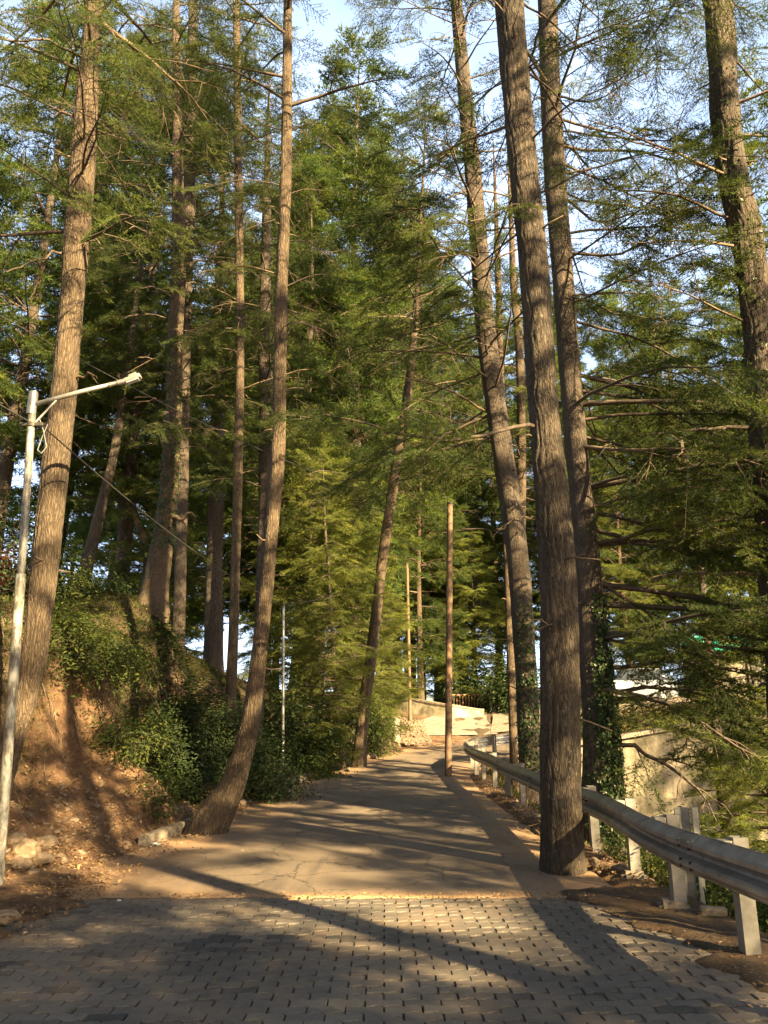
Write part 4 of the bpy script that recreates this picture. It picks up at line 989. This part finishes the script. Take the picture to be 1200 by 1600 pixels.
# ================================================================== STONES
def rock_bm(seed, sx, sy, sz, sub=2):
    bm = bmesh.new(); bmesh.ops.create_icosphere(bm, subdivisions=sub, radius=1)
    r = random.Random(seed); of = Vector((r.random() * 50, r.random() * 50, 0))
    planes = [(Vector((r.gauss(0, 1), r.gauss(0, 1), r.gauss(0, 1))).normalized(), r.uniform(.55, .85)) for _ in range(9)]
    for v in bm.verts:
        c = v.co.copy()
        for nrm, dd in planes:
            e = c.dot(nrm) - dd
            if e > 0: c -= nrm * e
        c += c.normalized() * mnoise.noise(c * 2.5 + of) * .14
        v.co = Vector((c.x * sx, c.y * sy, c.z * sz))
    return bm
def rubble(name, pts, smin, smax, mat, seed):
    proto = [rock_bm(seed + k, 1, .75, .5, 1) for k in range(6)]
    PV = []
    for b in proto:
        b.verts.ensure_lookup_table(); PV.append((np.array([v.co for v in b.verts]), np.array([[v.index for v in f.verts] for f in b.faces])))
    mb = MB(); z = height(pts[:, 0], pts[:, 1])
    for q, (x, y) in enumerate(pts):
        V, Fc = PV[q % 6]; s = smin + (smax - smin) * rng.random() ** 3; a = rng.random() * 6.28; ca, sa = math.cos(a), math.sin(a)
        Rm = np.array([[ca, -sa, 0], [sa, ca, 0], [0, 0, 1]]); tl = rng.normal(0, .3, 2)
        W_ = (V * s) @ Rm.T; W_[:, 2] += W_[:, 0] * tl[0] + W_[:, 1] * tl[1]
        mb.add(W_ + np.array([x, y, z[q] + s * .18]), Fc, rng.random())
    return tag(mb.build(name, mat), kind='stuff')
rubble('rubble', scatter(9000, -5.6, -2.6, 7.5, 20, lambda x, y: np.clip(np.exp(-((xleft(y) - x - .7) / .55) ** 2) * (.25 + .6 * np.exp(-((y - 11.2) / 1.6) ** 2)), 0, 1)), .012, .07, M_rock, 5)
rubble('roadside_stones', scatter(1500, 2.3, 3.1, 4.5, 24, lambda x, y: .25 + 0 * x), .008, .04, M_rock, 30)
rubble('gravel', scatter(5200, -.2, 1.9, 31.5, 38, lambda x, y: .8 + 0 * x), .03, .12, M_rock, 40)
RK = [(350, 1276, .07, 'small stone in front of the curved trunk base'), (366, 1270, .055, 'pebble-sized stone at the right side of the curved trunk base'), (334, 1280, .06, 'flat stone under the left root flare of the curved trunk'), (40, 1335, .17, 'pale angular rock at the foot of the lamp pole'), (72, 1322, .14, 'upright squarish stone right of the lamp pole foot'), (62, 1350, .15, 'sunlit flat rock in the rubble below the upright stone'),
      (22, 1318, .16, 'cream rock leaning against the lamp pole'), (95, 1345, .09, 'small pale stone at the right end of the roadside rubble'), (5, 1440, .13, 'rounded white stone at the left edge below the concrete block'),
      (50, 1372, .10, 'tan stone lying in front of the flat sunlit rock'), (30, 1355, .12, 'broken yellowish rock between the block and the lamp pole rocks'), (115, 1285, .08, 'grey stone lodged low in the earth slope'),
      (150, 1262, .09, 'brown stone half buried in the middle of the debris slope'), (88, 1262, .07, 'pale chip of stone high on the debris slope'), (320, 1283, .10, 'stone by the root of the curved trunk'),
      (378, 1258, .12, 'dark stone at the right foot of the curved trunk'), (395, 1250, .09, 'pale stone beside the road right of the curved trunk'), (970, 1362, .12, 'flat stone at the foot of the post behind the big trunk'),
      (930, 1352, .10, 'stone tucked between the big trunk and the guardrail post'), (580, 1185, .2, 'pale stone at the foot of the leaning sunlit trunk'), (545, 1205, .14, 'low stone at the road edge near the bent sapling')]
def ground_at(px, py):
    r = ray(px, py); t = 3.0
    for _ in range(1500):
        q = np.array([0, 0, CAMH]) + r * t
        if q[2] <= gz(q[0], q[1]): break
        t += .02
    return q
for k_, (px, py, s, lb) in enumerate(RK):
    q = ground_at(px, py); bm = rock_bm(100 + k_, s * random.uniform(.9, 1.3), s * random.uniform(.7, 1), s * random.uniform(.55, .8), 3)
    me = bpy.data.meshes.new('rock'); bm.to_mesh(me); bm.free(); me.materials.append(M_rock)
    o = bpy.data.objects.new('rock', me); COL.objects.link(o); o.location = (q[0], q[1], q[2] + s * .25); o.rotation_euler = (0, 0, random.random() * 6)
    tag(o, lb, 'rock', 'rocks along the road edges')

# ================================================================== KERB STONES
def block(name, label, cat, a, b, w, h, mat, group=None, sink=.08, bev=.02, top=None):
    """concrete block from ground point a to ground point b"""
    a = np.array(a); b = np.array(b); c = (a + b) / 2; L = np.linalg.norm(b[:2] - a[:2]); rot = math.atan2(b[1] - a[1], b[0] - a[0])
    bm = bmesh.new(); bmesh.ops.create_cube(bm, size=1)
    for v in bm.verts: v.co = Vector((v.co.x * L, v.co.y * w, v.co.z * h))
    bmesh.ops.subdivide_edges(bm, edges=bm.edges[:], cuts=3, use_grid_fill=True)
    bmesh.ops.bevel(bm, geom=[e for e in bm.edges if len(e.link_faces) == 2 and e.calc_face_angle(0) > .5], offset=bev, segments=2, affect='EDGES')
    sdn = random.random() * 40
    for v in bm.verts: v.co += Vector((mnoise.noise(v.co * 9 + Vector((sdn, 0, 0))), mnoise.noise(v.co * 9 + Vector((0, sdn, 0))), mnoise.noise(v.co * 9 + Vector((0, 0, sdn))))) * .018
    me = bpy.data.meshes.new(name); bm.to_mesh(me); bm.free(); me.materials.append(mat)
    o = bpy.data.objects.new(name, me); COL.objects.link(o); o.location = (c[0], c[1], c[2] + h / 2 - sink); o.rotation_euler = (random.gauss(0, .03), math.atan2(-(b[2] - a[2]), L), rot)
    return tag(o, label, cat, group)
GK = 'kerb stones along the left edge'
kp = [((222, 1322), (262, 1306), 'long low kerb stone nearest the camera on the left edge'), ((264, 1305), (286, 1296), 'short kerb stone right of the longest one'), ((290, 1295), (318, 1284), 'kerb stone ending at the root of the curved trunk'),
      ((330, 1284), (350, 1278), 'small kerb stone under the curved trunk'), ((455, 1227), (468, 1221), 'dirty kerb stone right of the thin grey pole'), ((472, 1219), (486, 1214), 'kerb stone half hidden by leaves beyond the thin grey pole'), ((489, 1213), (502, 1209), 'farthest kerb stone before the bent sapling')]
def G0(px, py):
    q = ground_at(px, py); return np.array([q[0], q[1], float(zbase(q[0], q[1]))])
for a_, b_, lb in kp:
    pa, pb = G0(*a_), G0(*b_)
    block('kerb_stone', lb, 'kerb', pa, pb, .16, .20, M_conc, GK, .06, .022)
block('concrete_block', 'yellowed square concrete block at the road edge left of the thin grey pole', 'block', P(418, 1222, 18.6) * [1, 1, 0] + [0, 0, .08], P(433, 1222, 18.4) * [1, 1, 0] + [0, 0, .08], .35, .50, M_conc, None, .1, .03)
block('concrete_block', 'small whitish concrete block touching the foot of the thin grey pole', 'block', P(436, 1222, 18.7) * [1, 1, 0] + [0, 0, .08], P(447, 1222, 18.9) * [1, 1, 0] + [0, 0, .08], .3, .42, M_conc_l, None, .1, .03)
block('concrete_block', 'rough concrete block at the left edge in front of the lamp pole', 'block', (-3.88, 7.25, .02), (-3.42, 7.40, .02), .3, .36, M_mossy, None, .08, .03)
block('concrete_block', 'pale concrete block beside the feathery bush at the bend', 'block', P(602, 1150, 32.5) * [1, 1, 0] + [0, 0, float(zbase(0, 32.5))], P(621, 1150, 32.3) * [1, 1, 0] + [0, 0, float(zbase(0, 32.5))], .6, 1.05, M_conc_l, None, .1, .04)
block('footing', 'crumbled concrete footing of the second guardrail post', 'footing', (2.44, 7.52, .0), (2.70, 7.46, .0), .24, .15, M_conc, 'post footings', .06, .04)
block('footing', 'crumbled concrete footing of the guardrail post just right of the big trunk', 'footing', (2.58, 9.08, .0), (2.84, 9.02, .0), .24, .14, M_conc, 'post footings', .07, .04)
block('brick', 'loose grey block lying beside the second post footing', 'brick', (2.70, 7.22, .03), (2.90, 7.16, .03), .12, .08, M_conc, None, .02, .012)
for k_, y_ in enumerate([12.6, 14.4, 16.4, 18.2]):
    block('footing', ['rough footing of the first post seen left of the big trunk', 'rough footing of the second post left of the big trunk', 'rough footing of the third post left of the big trunk', 'rough footing of the post right of the rusty pole'][k_], 'footing', (2.60, y_, .0), (2.86, y_ - .05, .0), .26, .15, M_conc, 'post footings', .07, .04)

# ================================================================== LOW WALL, RAILING, BOARD AT THE BEND
def wallstrip(name, label, pts, th, h, mat, cat='wall', kind=None, down=.5, coping=None):
    root = empty(name, (pts[0][0], pts[0][1], gz(*pts[0])), label, cat)
    mb = MB(); cpm = MB(); n = 24; ti = np.linspace(0, len(pts) - 1, n); pa = np.array(pts, float)
    X_ = np.interp(ti, np.arange(len(pts)), pa[:, 0]); Y_ = np.interp(ti, np.arange(len(pts)), pa[:, 1])
    T_ = unit(np.stack([np.gradient(X_), np.gradient(Y_)], 1)); Nn = np.stack([-T_[:, 1], T_[:, 0]], 1)
    hh = np.interp(ti, np.arange(len(pts)), h) if not np.isscalar(h) else np.full(n, h)
    base = zbase(X_, Y_)
    def strip(m, w, z0, z1):
        ring = np.stack([np.stack([X_ + Nn[:, 0] * w / 2, Y_ + Nn[:, 1] * w / 2, z0], 1), np.stack([X_ - Nn[:, 0] * w / 2, Y_ - Nn[:, 1] * w / 2, z0], 1), np.stack([X_ - Nn[:, 0] * w / 2, Y_ - Nn[:, 1] * w / 2, z1], 1), np.stack([X_ + Nn[:, 0] * w / 2, Y_ + Nn[:, 1] * w / 2, z1], 1)], 1)
        ring = ring + rng.normal(0, .008, ring.shape)
        i = np.arange(n - 1)[:, None] * 4; j = np.arange(4)[None]; j2 = (j + 1) % 4
        m.add(ring.reshape(-1, 3), np.stack([i + j, i + j2, i + 4 + j2, i + 4 + j], -1).reshape(-1, 4))
        m.f[4].append(np.array([[3, 2, 1, 0]]) + m.n - n * 4); m.f[4].append(np.array([[0, 1, 2, 3]]) + m.n - 4)
    strip(mb, th, base - down, base + hh); mb.build('wall_body', mat, root)
    strip(cpm, th + .08, base + hh + .002, base + hh + .09); cpm.build('coping', M_conc, root)
    return root
wallstrip('low_wall', 'low stained concrete wall curving behind the thin brown post at the bend', [(-.3, 41.6), (1.2, 40.2), (3.2, 38.9), (4.9, 39.6)], .35, [.9, .72, .55, .2], M_mossy)
M_rail = simple('rusty_railing', (.16, .09, .055), (.30, .18, .11), 14, .8, .2, .004)
rl = empty('railing', (P(735, 1100, 41.5)[0], 41.5, gz(4.6, 41.5)), 'rusty vertical-bar railing right of the rusty pole at the bend', 'railing')
x0_, x1_ = P(700, 1100, 41.5)[0], P(765, 1100, 41.5)[0]; zb_ = P(700, 1119, 41.5)[2]; zt_ = P(700, 1086, 41.5)[2]
for nm, zq in (('top_rail', zt_), ('bottom_rail', zb_ + .1)):
    m_ = MB(); m_.tube([(x0_, 41.5, zq), (x1_, 41.5, zq)], .05, 6); m_.build(nm, M_rail, rl)
for q in range(15):
    m_ = MB(); xq = x0_ + (x1_ - x0_) * q / 14; m_.tube([(xq, 41.5, zb_ - .25 if q in (0, 7, 14) else zb_ + .1), (xq, 41.5, zt_)], .045 if q in (0, 7, 14) else .026, 6); m_.build('baluster' if q not in (0, 7, 14) else 'railing_post', M_rail, rl)
c_ = P(775, 1098, 40.5); bd = empty('display_board', (c_[0], c_[1], gz(c_[0], c_[1])), 'grey board on thin legs at the right end of the rusty railing', 'board')
m_ = MB(); m_.box((c_[0], c_[1], c_[2] + .25), (.62, .05, 1.0), 0, .01, (R(-8), 0)); m_.build('panel', M_darkmetal, bd)
for sx in (-.26, .26):
    m_ = MB(); m_.tube([(c_[0] + sx, c_[1] - .02, c_[2] + .8), (c_[0] + sx * 1.15, c_[1] - .3, gz(c_[0], c_[1]) - .05)], .022, 6); m_.build('leg', M_galv_post, bd)

# ================================================================== POLES, LAMP, CABLES
def pole_obj(name, label, bpx_, tpx, y, wb, wt, mat, cat='pole', collar=True):
    b = P(*bpx_, y); t = P(*tpx, y); b[2] = gz(b[0], b[1]); root = empty(name, b, label, cat)
    rb = wb / 2 * tdist(bpx_[1], y) / F; rt = wt / 2 * tdist(tpx[1], y) / F
    q = np.linspace(0, 1, 30)[:, None]; path = (b + [0, 0, -.3]) + (t - b + [0, 0, .3]) * q
    m = MB(); m.tube(path, (rb + (rt - rb) * q[:, 0]), 14, .015); m.build('pole_shaft', mat, root, True)
    m = MB(); m.tube([t - [0, 0, .02], t + [0, 0, .03]], rt * 1.15, 12); m.build('cap', M_darkmetal, root)
    if collar:
        for f in (.33, .66):
            c = b + (t - b) * f; m = MB(); m.tube([c - [0, 0, .05], c + [0, 0, .05]], rb + (rt - rb) * f + .012, 14); m.build('collar', mat, root)
    return root, b, t
pole_obj('utility_pole', 'tall rusty brown pole standing at the right edge of the road in mid picture', (700, 1216), (703, 787), 22.5, 11.5, 9, M_rust)
pole_obj('utility_pole', 'thin brown post in front of the low wall at the bend', (641, 1116), (636, 880), 38.2, 5.5, 4.2, M_rust)
r2, b2, t2 = pole_obj('street_pole', 'thin grey steel pole at the left road edge beyond the curved trunk', (443, 1212), (443, 945), 19.0, 5, 4, M_galv, collar=False)
# street lamp at left
LY = 8.3
b = P(4, 1345, LY); t = P(52, 620, LY); b[2] = gz(b[0], b[1]) 
lamp = empty('street_lamp', b, 'weathered white steel street lamp with a sloping arm at the left edge', 'street lamp')
q = np.linspace(0, 1, 40)[:, None]; mid_ = b + (t - b) * .6
m = MB(); m.tube(b + [0, 0, -.3] + (mid_ - b + [0, 0, .3]) * q, .052, 18, .01); m.build('pole_shaft', M_pole, lamp, True)
m = MB(); m.tube(mid_ + (t - mid_) * q, .042, 18, .01); m.build('upper_pole', M_pole, lamp, True)
ax0 = t + [0.02, 0, -.10]; ax1 = P(196, 595, 8.5); ax1b = P(205, 594, 8.5)
m = MB(); m.tube([ax0, ax0 * .5 + ax1 * .5 + [0, 0, .01], ax1], [.030, .027, .024], 14); m.build('arm', M_galv, lamp, True)
m = MB(); c = t - [0, 0, .1]; m.tube([c - [0, 0, .12], c + [0, 0, .14]], .052, 18); m.build('arm_socket', M_galv, lamp)
m = MB(); m.tube([t + [0, 0, .03], t + [0, 0, .06]], .046, 18); m.build('cap', M_galv, lamp)
m = MB(); m.tube([t + [.05, 0, -.34], ax0 + (ax1 - ax0) * .24 - [0, 0, .02]], .014, 8); m.build('brace', M_galv, lamp)
m = MB(); c = P(50, 664, LY); m.tube([c - [0, 0, .025], c + [0, 0, .025]], .055, 18); m.box(c + [.09, -.02, 0], (.10, .03, .04), 0, .005); m.box(c + [-.09, -.02, 0], (.08, .03, .04), 0, .005); m.build('clamp', M_darkmetal, lamp)
m = MB(); d_ = unit(ax1 - ax0); hc = ax1 + d_ * .09; ang = math.atan2(d_[2], d_[0])
m.box(hc, (.20, .10, .055), 0, .015, (0, -ang)); m.build('lamp_head', M_galv_post, lamp)
m = MB(); m.box(hc + [0, 0, .042], (.10, .08, .035), 0, .01, (0, -ang)); m.build('driver_box', M_galv, lamp)
m = MB(); m.box(hc + [0.005, 0, -.032], (.15, .075, .010), 0, .003, (0, -ang)); m.build('lens', M_white, lamp)
m = MB(); m.tube([ax1 - d_ * .1, ax1 + d_ * .0], .032, 14); m.tube([ax1 - d_ * .2, ax1 - d_ * .17], .032, 14); m.build('bracket_ring', M_galv, lamp)
m = MB(); e0 = P(62, 655, LY); m.tube([e0, e0 + [.06, 0, -.14], e0 + [.12, 0, -.34], e0 + [.07, 0, -.42], e0 + [.02, 0, -.38], e0 + [.05, .01, -.22], e0 + [.10, 0, -.06]], .006, 6); m.build('wire_loop', M_galv, lamp)
def cable(name, label, a, b_, sag, r_=.008, mat=M_black):
    q = np.linspace(0, 1, 40)[:, None]; pts = a + (b_ - a) * q + np.array([0, 0, -1.0]) * sag * 4 * q * (1 - q)
    m = MB(); m.tube(pts, r_, 6); o = m.build(name, mat); recentre(o, a); return tag(o, label, 'cable', 'overhead cables')
cable('overhead_cable', 'black cable sagging from the lamp clamp to the thin grey pole', P(60, 660, LY), t2, .22, .009)
cable('overhead_cable', 'black cable entering the picture at left and ending on the lamp clamp', np.array([-5.6, 3.5, 5.6]), P(48, 660, LY), .1, .009)
cable('overhead_cable', 'faint cable from the thin grey pole up to the thin brown post at the bend', t2, P(636, 885, 38.2), .3, .008)
cable('overhead_cable', 'faint high cable crossing behind the lamp towards the rusty pole', P(-40, 470, 8.5), P(702, 795, 22.4), .5, .007)

# ================================================================== GUARDRAIL
rp = np.array([(2.56, 3.9), (2.46, 5.2), (2.42, 6.2), (2.45, 7.5), (2.56, 9.1), (2.6, 11), (2.62, 14), (2.62, 17), (2.56, 20), (2.46, 23), (2.58, 25), (3.05, 26.5), (3.9, 27.4), (5.0, 27.9), (6.3, 28.1)])
fine, _ = smooth_path(np.c_[rp, np.zeros(len(rp))], np.zeros(len(rp)), .12)
acc = np.r_[0, np.cumsum(np.linalg.norm(np.diff(fine, axis=0), axis=1))]
prof = np.array([(0, 0), (.001, .012), (.068, .052), (.084, .068), (.084, .098), (.068, .113), (.010, .140), (.002, .156), (.010, .172), (.068, .199), (.084, .214), (.084, .244), (.068, .260), (.001, .300), (0, .312)])
gr = empty('guardrail', (2.5, 8, 0), 'galvanised W-beam guardrail on steel posts following the right edge of the road round the bend', 'guardrail')
def rail_piece(s0, s1, lift):
    ss = np.arange(s0, s1 + .01, .12); X_ = np.interp(ss, acc, fine[:, 0]); Y_ = np.interp(ss, acc, fine[:, 1])
    T_ = unit(np.stack([np.gradient(X_), np.gradient(Y_)], 1)); Nn = np.stack([-T_[:, 1], T_[:, 0]], 1)   # towards the road
    zb = zbase(X_, Y_) + .47 + .015 * np.sin(ss * 1.3)
    wob = .0015 * np.sin(ss * 5)
    def sheet(off): return np.stack([np.stack([X_ + Nn[:, 0] * (p[0] + off + lift + wob), Y_ + Nn[:, 1] * (p[0] + off + lift + wob), zb + p[1] + lift * .3], 1) for p in prof], 1)
    A_, B_ = sheet(0.004), sheet(0); k = len(prof); n = len(ss)
    ring = np.concatenate([A_, B_[:, ::-1]], 1); kk = 2 * k
    i = np.arange(n - 1)[:, None] * kk; j = np.arange(kk)[None]; j2 = (j + 1) % kk
    m = MB(); m.add(ring.reshape(-1, 3), np.stack([i + j, i + j2, i + kk + j2, i + kk + j], -1).reshape(-1, 4))
    for e in (0, n - 1):
        m.f[4].append(np.array([[e * kk + q_, e * kk + q_ + 1, e * kk + kk - 2 - q_, e * kk + kk - 1 - q_] for q_ in range(k - 1)]))
    return m.build('rail_beam', M_galv, gr, False)
joints = [0.0, 2.55, 6.35, 10.2, 14.0, 17.8, 21.6, 24.2, float(acc[-1]) - .05]
for q in range(len(joints) - 1):
    rail_piece(joints[q] - (.15 if q else 0), joints[q + 1] + .15 if q < len(joints) - 2 else joints[q + 1], .006 * (q % 2))
    # splice bolts
    if q:
        s_b = joints[q]; X_ = np.interp(s_b, acc, fine[:, 0]); Y_ = np.interp(s_b, acc, fine[:, 1]); zb = float(zbase(X_, Y_)) + .47
        if s_b < 15:
            for dy in (-.1, .1):
                for dz in (.06, .105, .205, .25):
                    m = MB(); m.tube([(X_ - .06, Y_ + dy, zb + dz), (X_ - .100, Y_ + dy, zb + dz)], .012, 6); m.build('bolt', M_darkmetal, gr)
def post(Yp, s_at=None):
    k = int(np.argmin(np.abs(fine[:, 1] - Yp))) if s_at is None else int(np.argmin(np.abs(acc - s_at)))
    c = fine[k]; T_ = unit(fine[min(k + 1, len(fine) - 1)] - fine[max(k - 1, 0)]); rot = math.atan2(T_[1], T_[0]) - math.pi / 2
    zb = float(zbase(c[0], c[1])); m = MB()
    # C-section standing 0.86 m, open side away
    pr = np.array([(-.055, .0), (.055, 0), (.055, .11), (.03, .11), (.03, .105), (.050, .105), (.050, .005), (-.050, .005), (-.050, .105), (-.03, .105), (-.03, .11), (-.055, .11)])
    pr = pr[:, ::-1] * [1, 1]  # depth along local x
    pr[:, 0] += .115
    ca, sa = math.cos(rot), math.sin(rot); tl = random.gauss(0, .006)
    V = []
    for z in (-.5, .80): V += [(c[0] + (p[0] + tl * z) * ca - p[1] * sa, c[1] + (p[0] + tl * z) * sa + p[1] * ca, zb + z) for p in pr]
    n = len(pr); q = np.arange(n); q2 = (q + 1) % n
    m.add(np.array(V), np.stack([q, q2, q2 + n, q + n], 1)); m.f.setdefault(n, []).append((q + n)[None]); m.build('post', M_galv_post, gr)
    m = MB(); m.box((c[0] + .055 * ca, c[1] + .055 * sa, zb + .63), (.10, .12, .30), rot, .006); m.build('spacer_block', M_galv_post, gr)
for Yp in (4.5, 6.0, 7.55, 9.12, 10.8, 12.6, 14.4, 16.4, 18.2, 20.0, 21.6, 23.0): post(Yp)
for s_ in (21.0, 22.3, 23.6, 25.0, 26.3): post(0, s_)
# white spare posts standing behind the rail, as in the photograph
for (x_, y_, lb) in [(3.0, 6.15, 'pale ribbed steel post standing behind the guardrail at the right edge'), (2.86, 8.0, 'pale ribbed steel post standing behind the guardrail right of the ivy-clad trunk')]:
    m = MB()
    for k_ in range(3): m.box((x_ + k_ * .085, y_ + (k_ % 2) * .03, .21), (.082, .012, 1.2), (-.5 if k_ % 2 else .5), .003)
    o = m.build('steel_post', M_galv_post); recentre(o, (x_ + .08, y_, 0)); tag(o, lb, 'post', 'pale posts behind the guardrail')

# ================================================================== UPPER ROAD AT RIGHT: WALL, HUT, CAR
def mat_wall():
    m, n, p = new_mat('stained_wall'); c = coords(n, (1, 1, .18)); g = noise(n, c, 2.2, 8, .7); f = noise(n, coords(n), 9, 8, .7)
    col = ramp(n, add(n, g.outputs[0], f.outputs[0], .7, .3), [(.38, (.05, .048, .03)), (.5, (.13, .115, .08)), (.62, (.25, .215, .155))])
    n.links.new(col, p.inputs['Base Color']); p.inputs['Roughness'].default_value = .95; bump(n, p, f.outputs[0], .6, .03); return m
M_wall = mat_wall()
rw = empty('retaining_wall', (13, 26.4, -3), 'tall stained concrete retaining wall across the gully at right', 'wall')
nxw, nzw = 70, 26; xs = np.linspace(6.4, 24, nxw); zs = np.linspace(0, 1, nzw); V = []
for z in zs:
    for x in xs:
        topz = float(zbase(x, 29)) + .2; botz = -5.0; zz2 = botz + (topz - botz) * z
        V.append((x, 26.3 + .35 * z + .07 * float(vnoise(x, zz2, 2.0)) + .05 * float(vnoise(x, zz2, 5.0)), zz2))
i = np.arange(nzw - 1)[:, None] * nxw; j = np.arange(nxw - 1)[None]; V = np.array(V); Vb = V + [0, .5, 0]; n_ = len(V)
f_ = np.stack([i + j, i + j + 1, i + nxw + j + 1, i + nxw + j], -1).reshape(-1, 4)
tp = np.arange(nxw - 1) + (nzw - 1) * nxw
wm = MB(); wm.add(np.concatenate([V, Vb]), np.concatenate([f_, f_[:, ::-1] + n_, np.stack([tp, tp + 1, tp + 1 + n_, tp + n_], 1)])); wm.build('wall_body', M_wall, rw, True)
wm = MB(); Vt = V[(nzw - 1) * nxw:]; 
for k_ in range(0, nxw - 2, 5):
    a_, b_ = Vt[k_], Vt[min(k_ + 5, nxw - 1)]; wm.box(((a_[0] + b_[0]) / 2, 26.85, (a_[2] + b_[2]) / 2 + .06), (b_[0] - a_[0] - .02, .7, .12), 0, .01, (0, -math.atan2(b_[2] - a_[2], b_[0] - a_[0])))
wm.build('coping', M_conc, rw)
hx_, hy_ = 16.6, 37.5; hz_ = gz(hx_, hy_); hut = empty('hut', (hx_, hy_, hz_), 'small hut with a bright green sheet roof glimpsed through boughs at right', 'hut')
m = MB(); m.box((hx_, hy_, hz_ + 1.0), (3.4, 2.6, 2.4), .1, .01); m.build('wall', M_hut, hut)
m = MB()
for sg in (-1, 1):
    m.box((hx_, hy_ + sg * .85, hz_ + 2.5), (4.0, 1.95, .05), .1, .004, (R(-24 * sg), 0))
m.build('roof', M_green, hut)
m = MB(); m.box((hx_ + .6, hy_ - 1.33, hz_ + .9), (.8, .05, 1.9), .1, .005); m.build('door', M_darkmetal, hut)
m = MB(); m.box((hx_ - .8, hy_ - 1.28, hz_ + 1.3), (.7, .05, .6), .1, .005); m.build('window', M_glass, hut)
# parked car
cx_, cy_ = 11.6, 37.0; cz_ = gz(cx_, cy_); car = empty('parked_car', (cx_, cy_, cz_), 'pale hatchback parked on the upper road, glimpsed right of the ivy-clad trunk', 'car')
def loft(secs, mat, name, smooth=True):
    m = MB(); S_ = np.array(secs); n, k, _ = S_.shape; i = np.arange(n - 1)[:, None] * k; j = np.arange(k)[None]; j2 = (j + 1) % k
    m.add(S_.reshape(-1, 3) + [cx_, cy_, cz_], np.stack([i + j, i + j2, i + k + j2, i + k + j], -1).reshape(-1, 4)); m.f.setdefault(k, []).append(np.arange(k)[::-1][None]); m.f[k].append((np.arange(k) + (n - 1) * k)[None]); return m.build(name, mat, car, smooth)
def sec(x, w, z0, z1): return [(x, -w, z0), (x, w, z0), (x, w * 1.03, (z0 + z1) / 2), (x, w * .93, z1), (x, -w * .93, z1), (x, -w * 1.03, (z0 + z1) / 2)]
loft([sec(-1.95, .7, .35, .75), sec(-1.85, .8, .25, .9), sec(-.9, .84, .22, .95), (sec(1.2, .84, .22, .98)), sec(1.85, .8, .25, .95), sec(1.95, .7, .35, .7)], M_carpaint, 'body')
loft([sec(-1.0, .74, .94, .96), sec(-.4, .66, .95, 1.42), sec(1.2, .66, .96, 1.46), sec(1.75, .72, .94, 1.0)], M_glass, 'window_band')
loft([sec(-.42, .62, 1.425, 1.46), sec(.4, .63, 1.47, 1.53), sec(1.22, .62, 1.465, 1.50)], M_carpaint, 'roof')
for sx in (-1.2, 1.25):
    for sy in (-.78, .78):
        m = MB(); m.tube([(cx_ + sx, cy_ + sy - .1, cz_ + .31), (cx_ + sx, cy_ + sy + .1, cz_ + .31)], .31, 18); w_ = m.build('wheel', M_tyre, car)
        m = MB(); m.tube([(cx_ + sx, cy_ + sy - .105, cz_ + .31), (cx_ + sx, cy_ + sy + .105, cz_ + .31)], .18, 14); rm_ = m.build('rim', M_galv, car); rm_.parent = w_

# ================================================================== LITTER
def crumple(name, label, px, py, s, mat, seed):
    q = ground_at(px, py); bm = rock_bm(seed, s * 1.3, s * .8, s * .35, 2)
    for v in bm.verts: v.co += Vector((random.gauss(0, .1), random.gauss(0, .1), random.gauss(0, .08))) * s
    me = bpy.data.meshes.new(name); bm.to_mesh(me); bm.free(); me.materials.append(mat); o = bpy.data.objects.new(name, me); COL.objects.link(o)
    o.location = (q[0], q[1], q[2] + s * .4); return tag(o, label, 'litter', 'litter on the road edge')
crumple('litter', 'white crumpled scrap beside the long kerb stone', 243, 1322, .06, M_white, 900)
crumple('litter', 'red wrapper at the left edge below the rubble', 22, 1400, .06, M_red, 901)
crumple('litter', 'tiny white scrap on the road near the left verge', 186, 1408, .02, M_white, 902)
crumple('litter', 'white scrap on top of the small whitish block by the thin pole', 436, 1196, .07, M_white, 903)
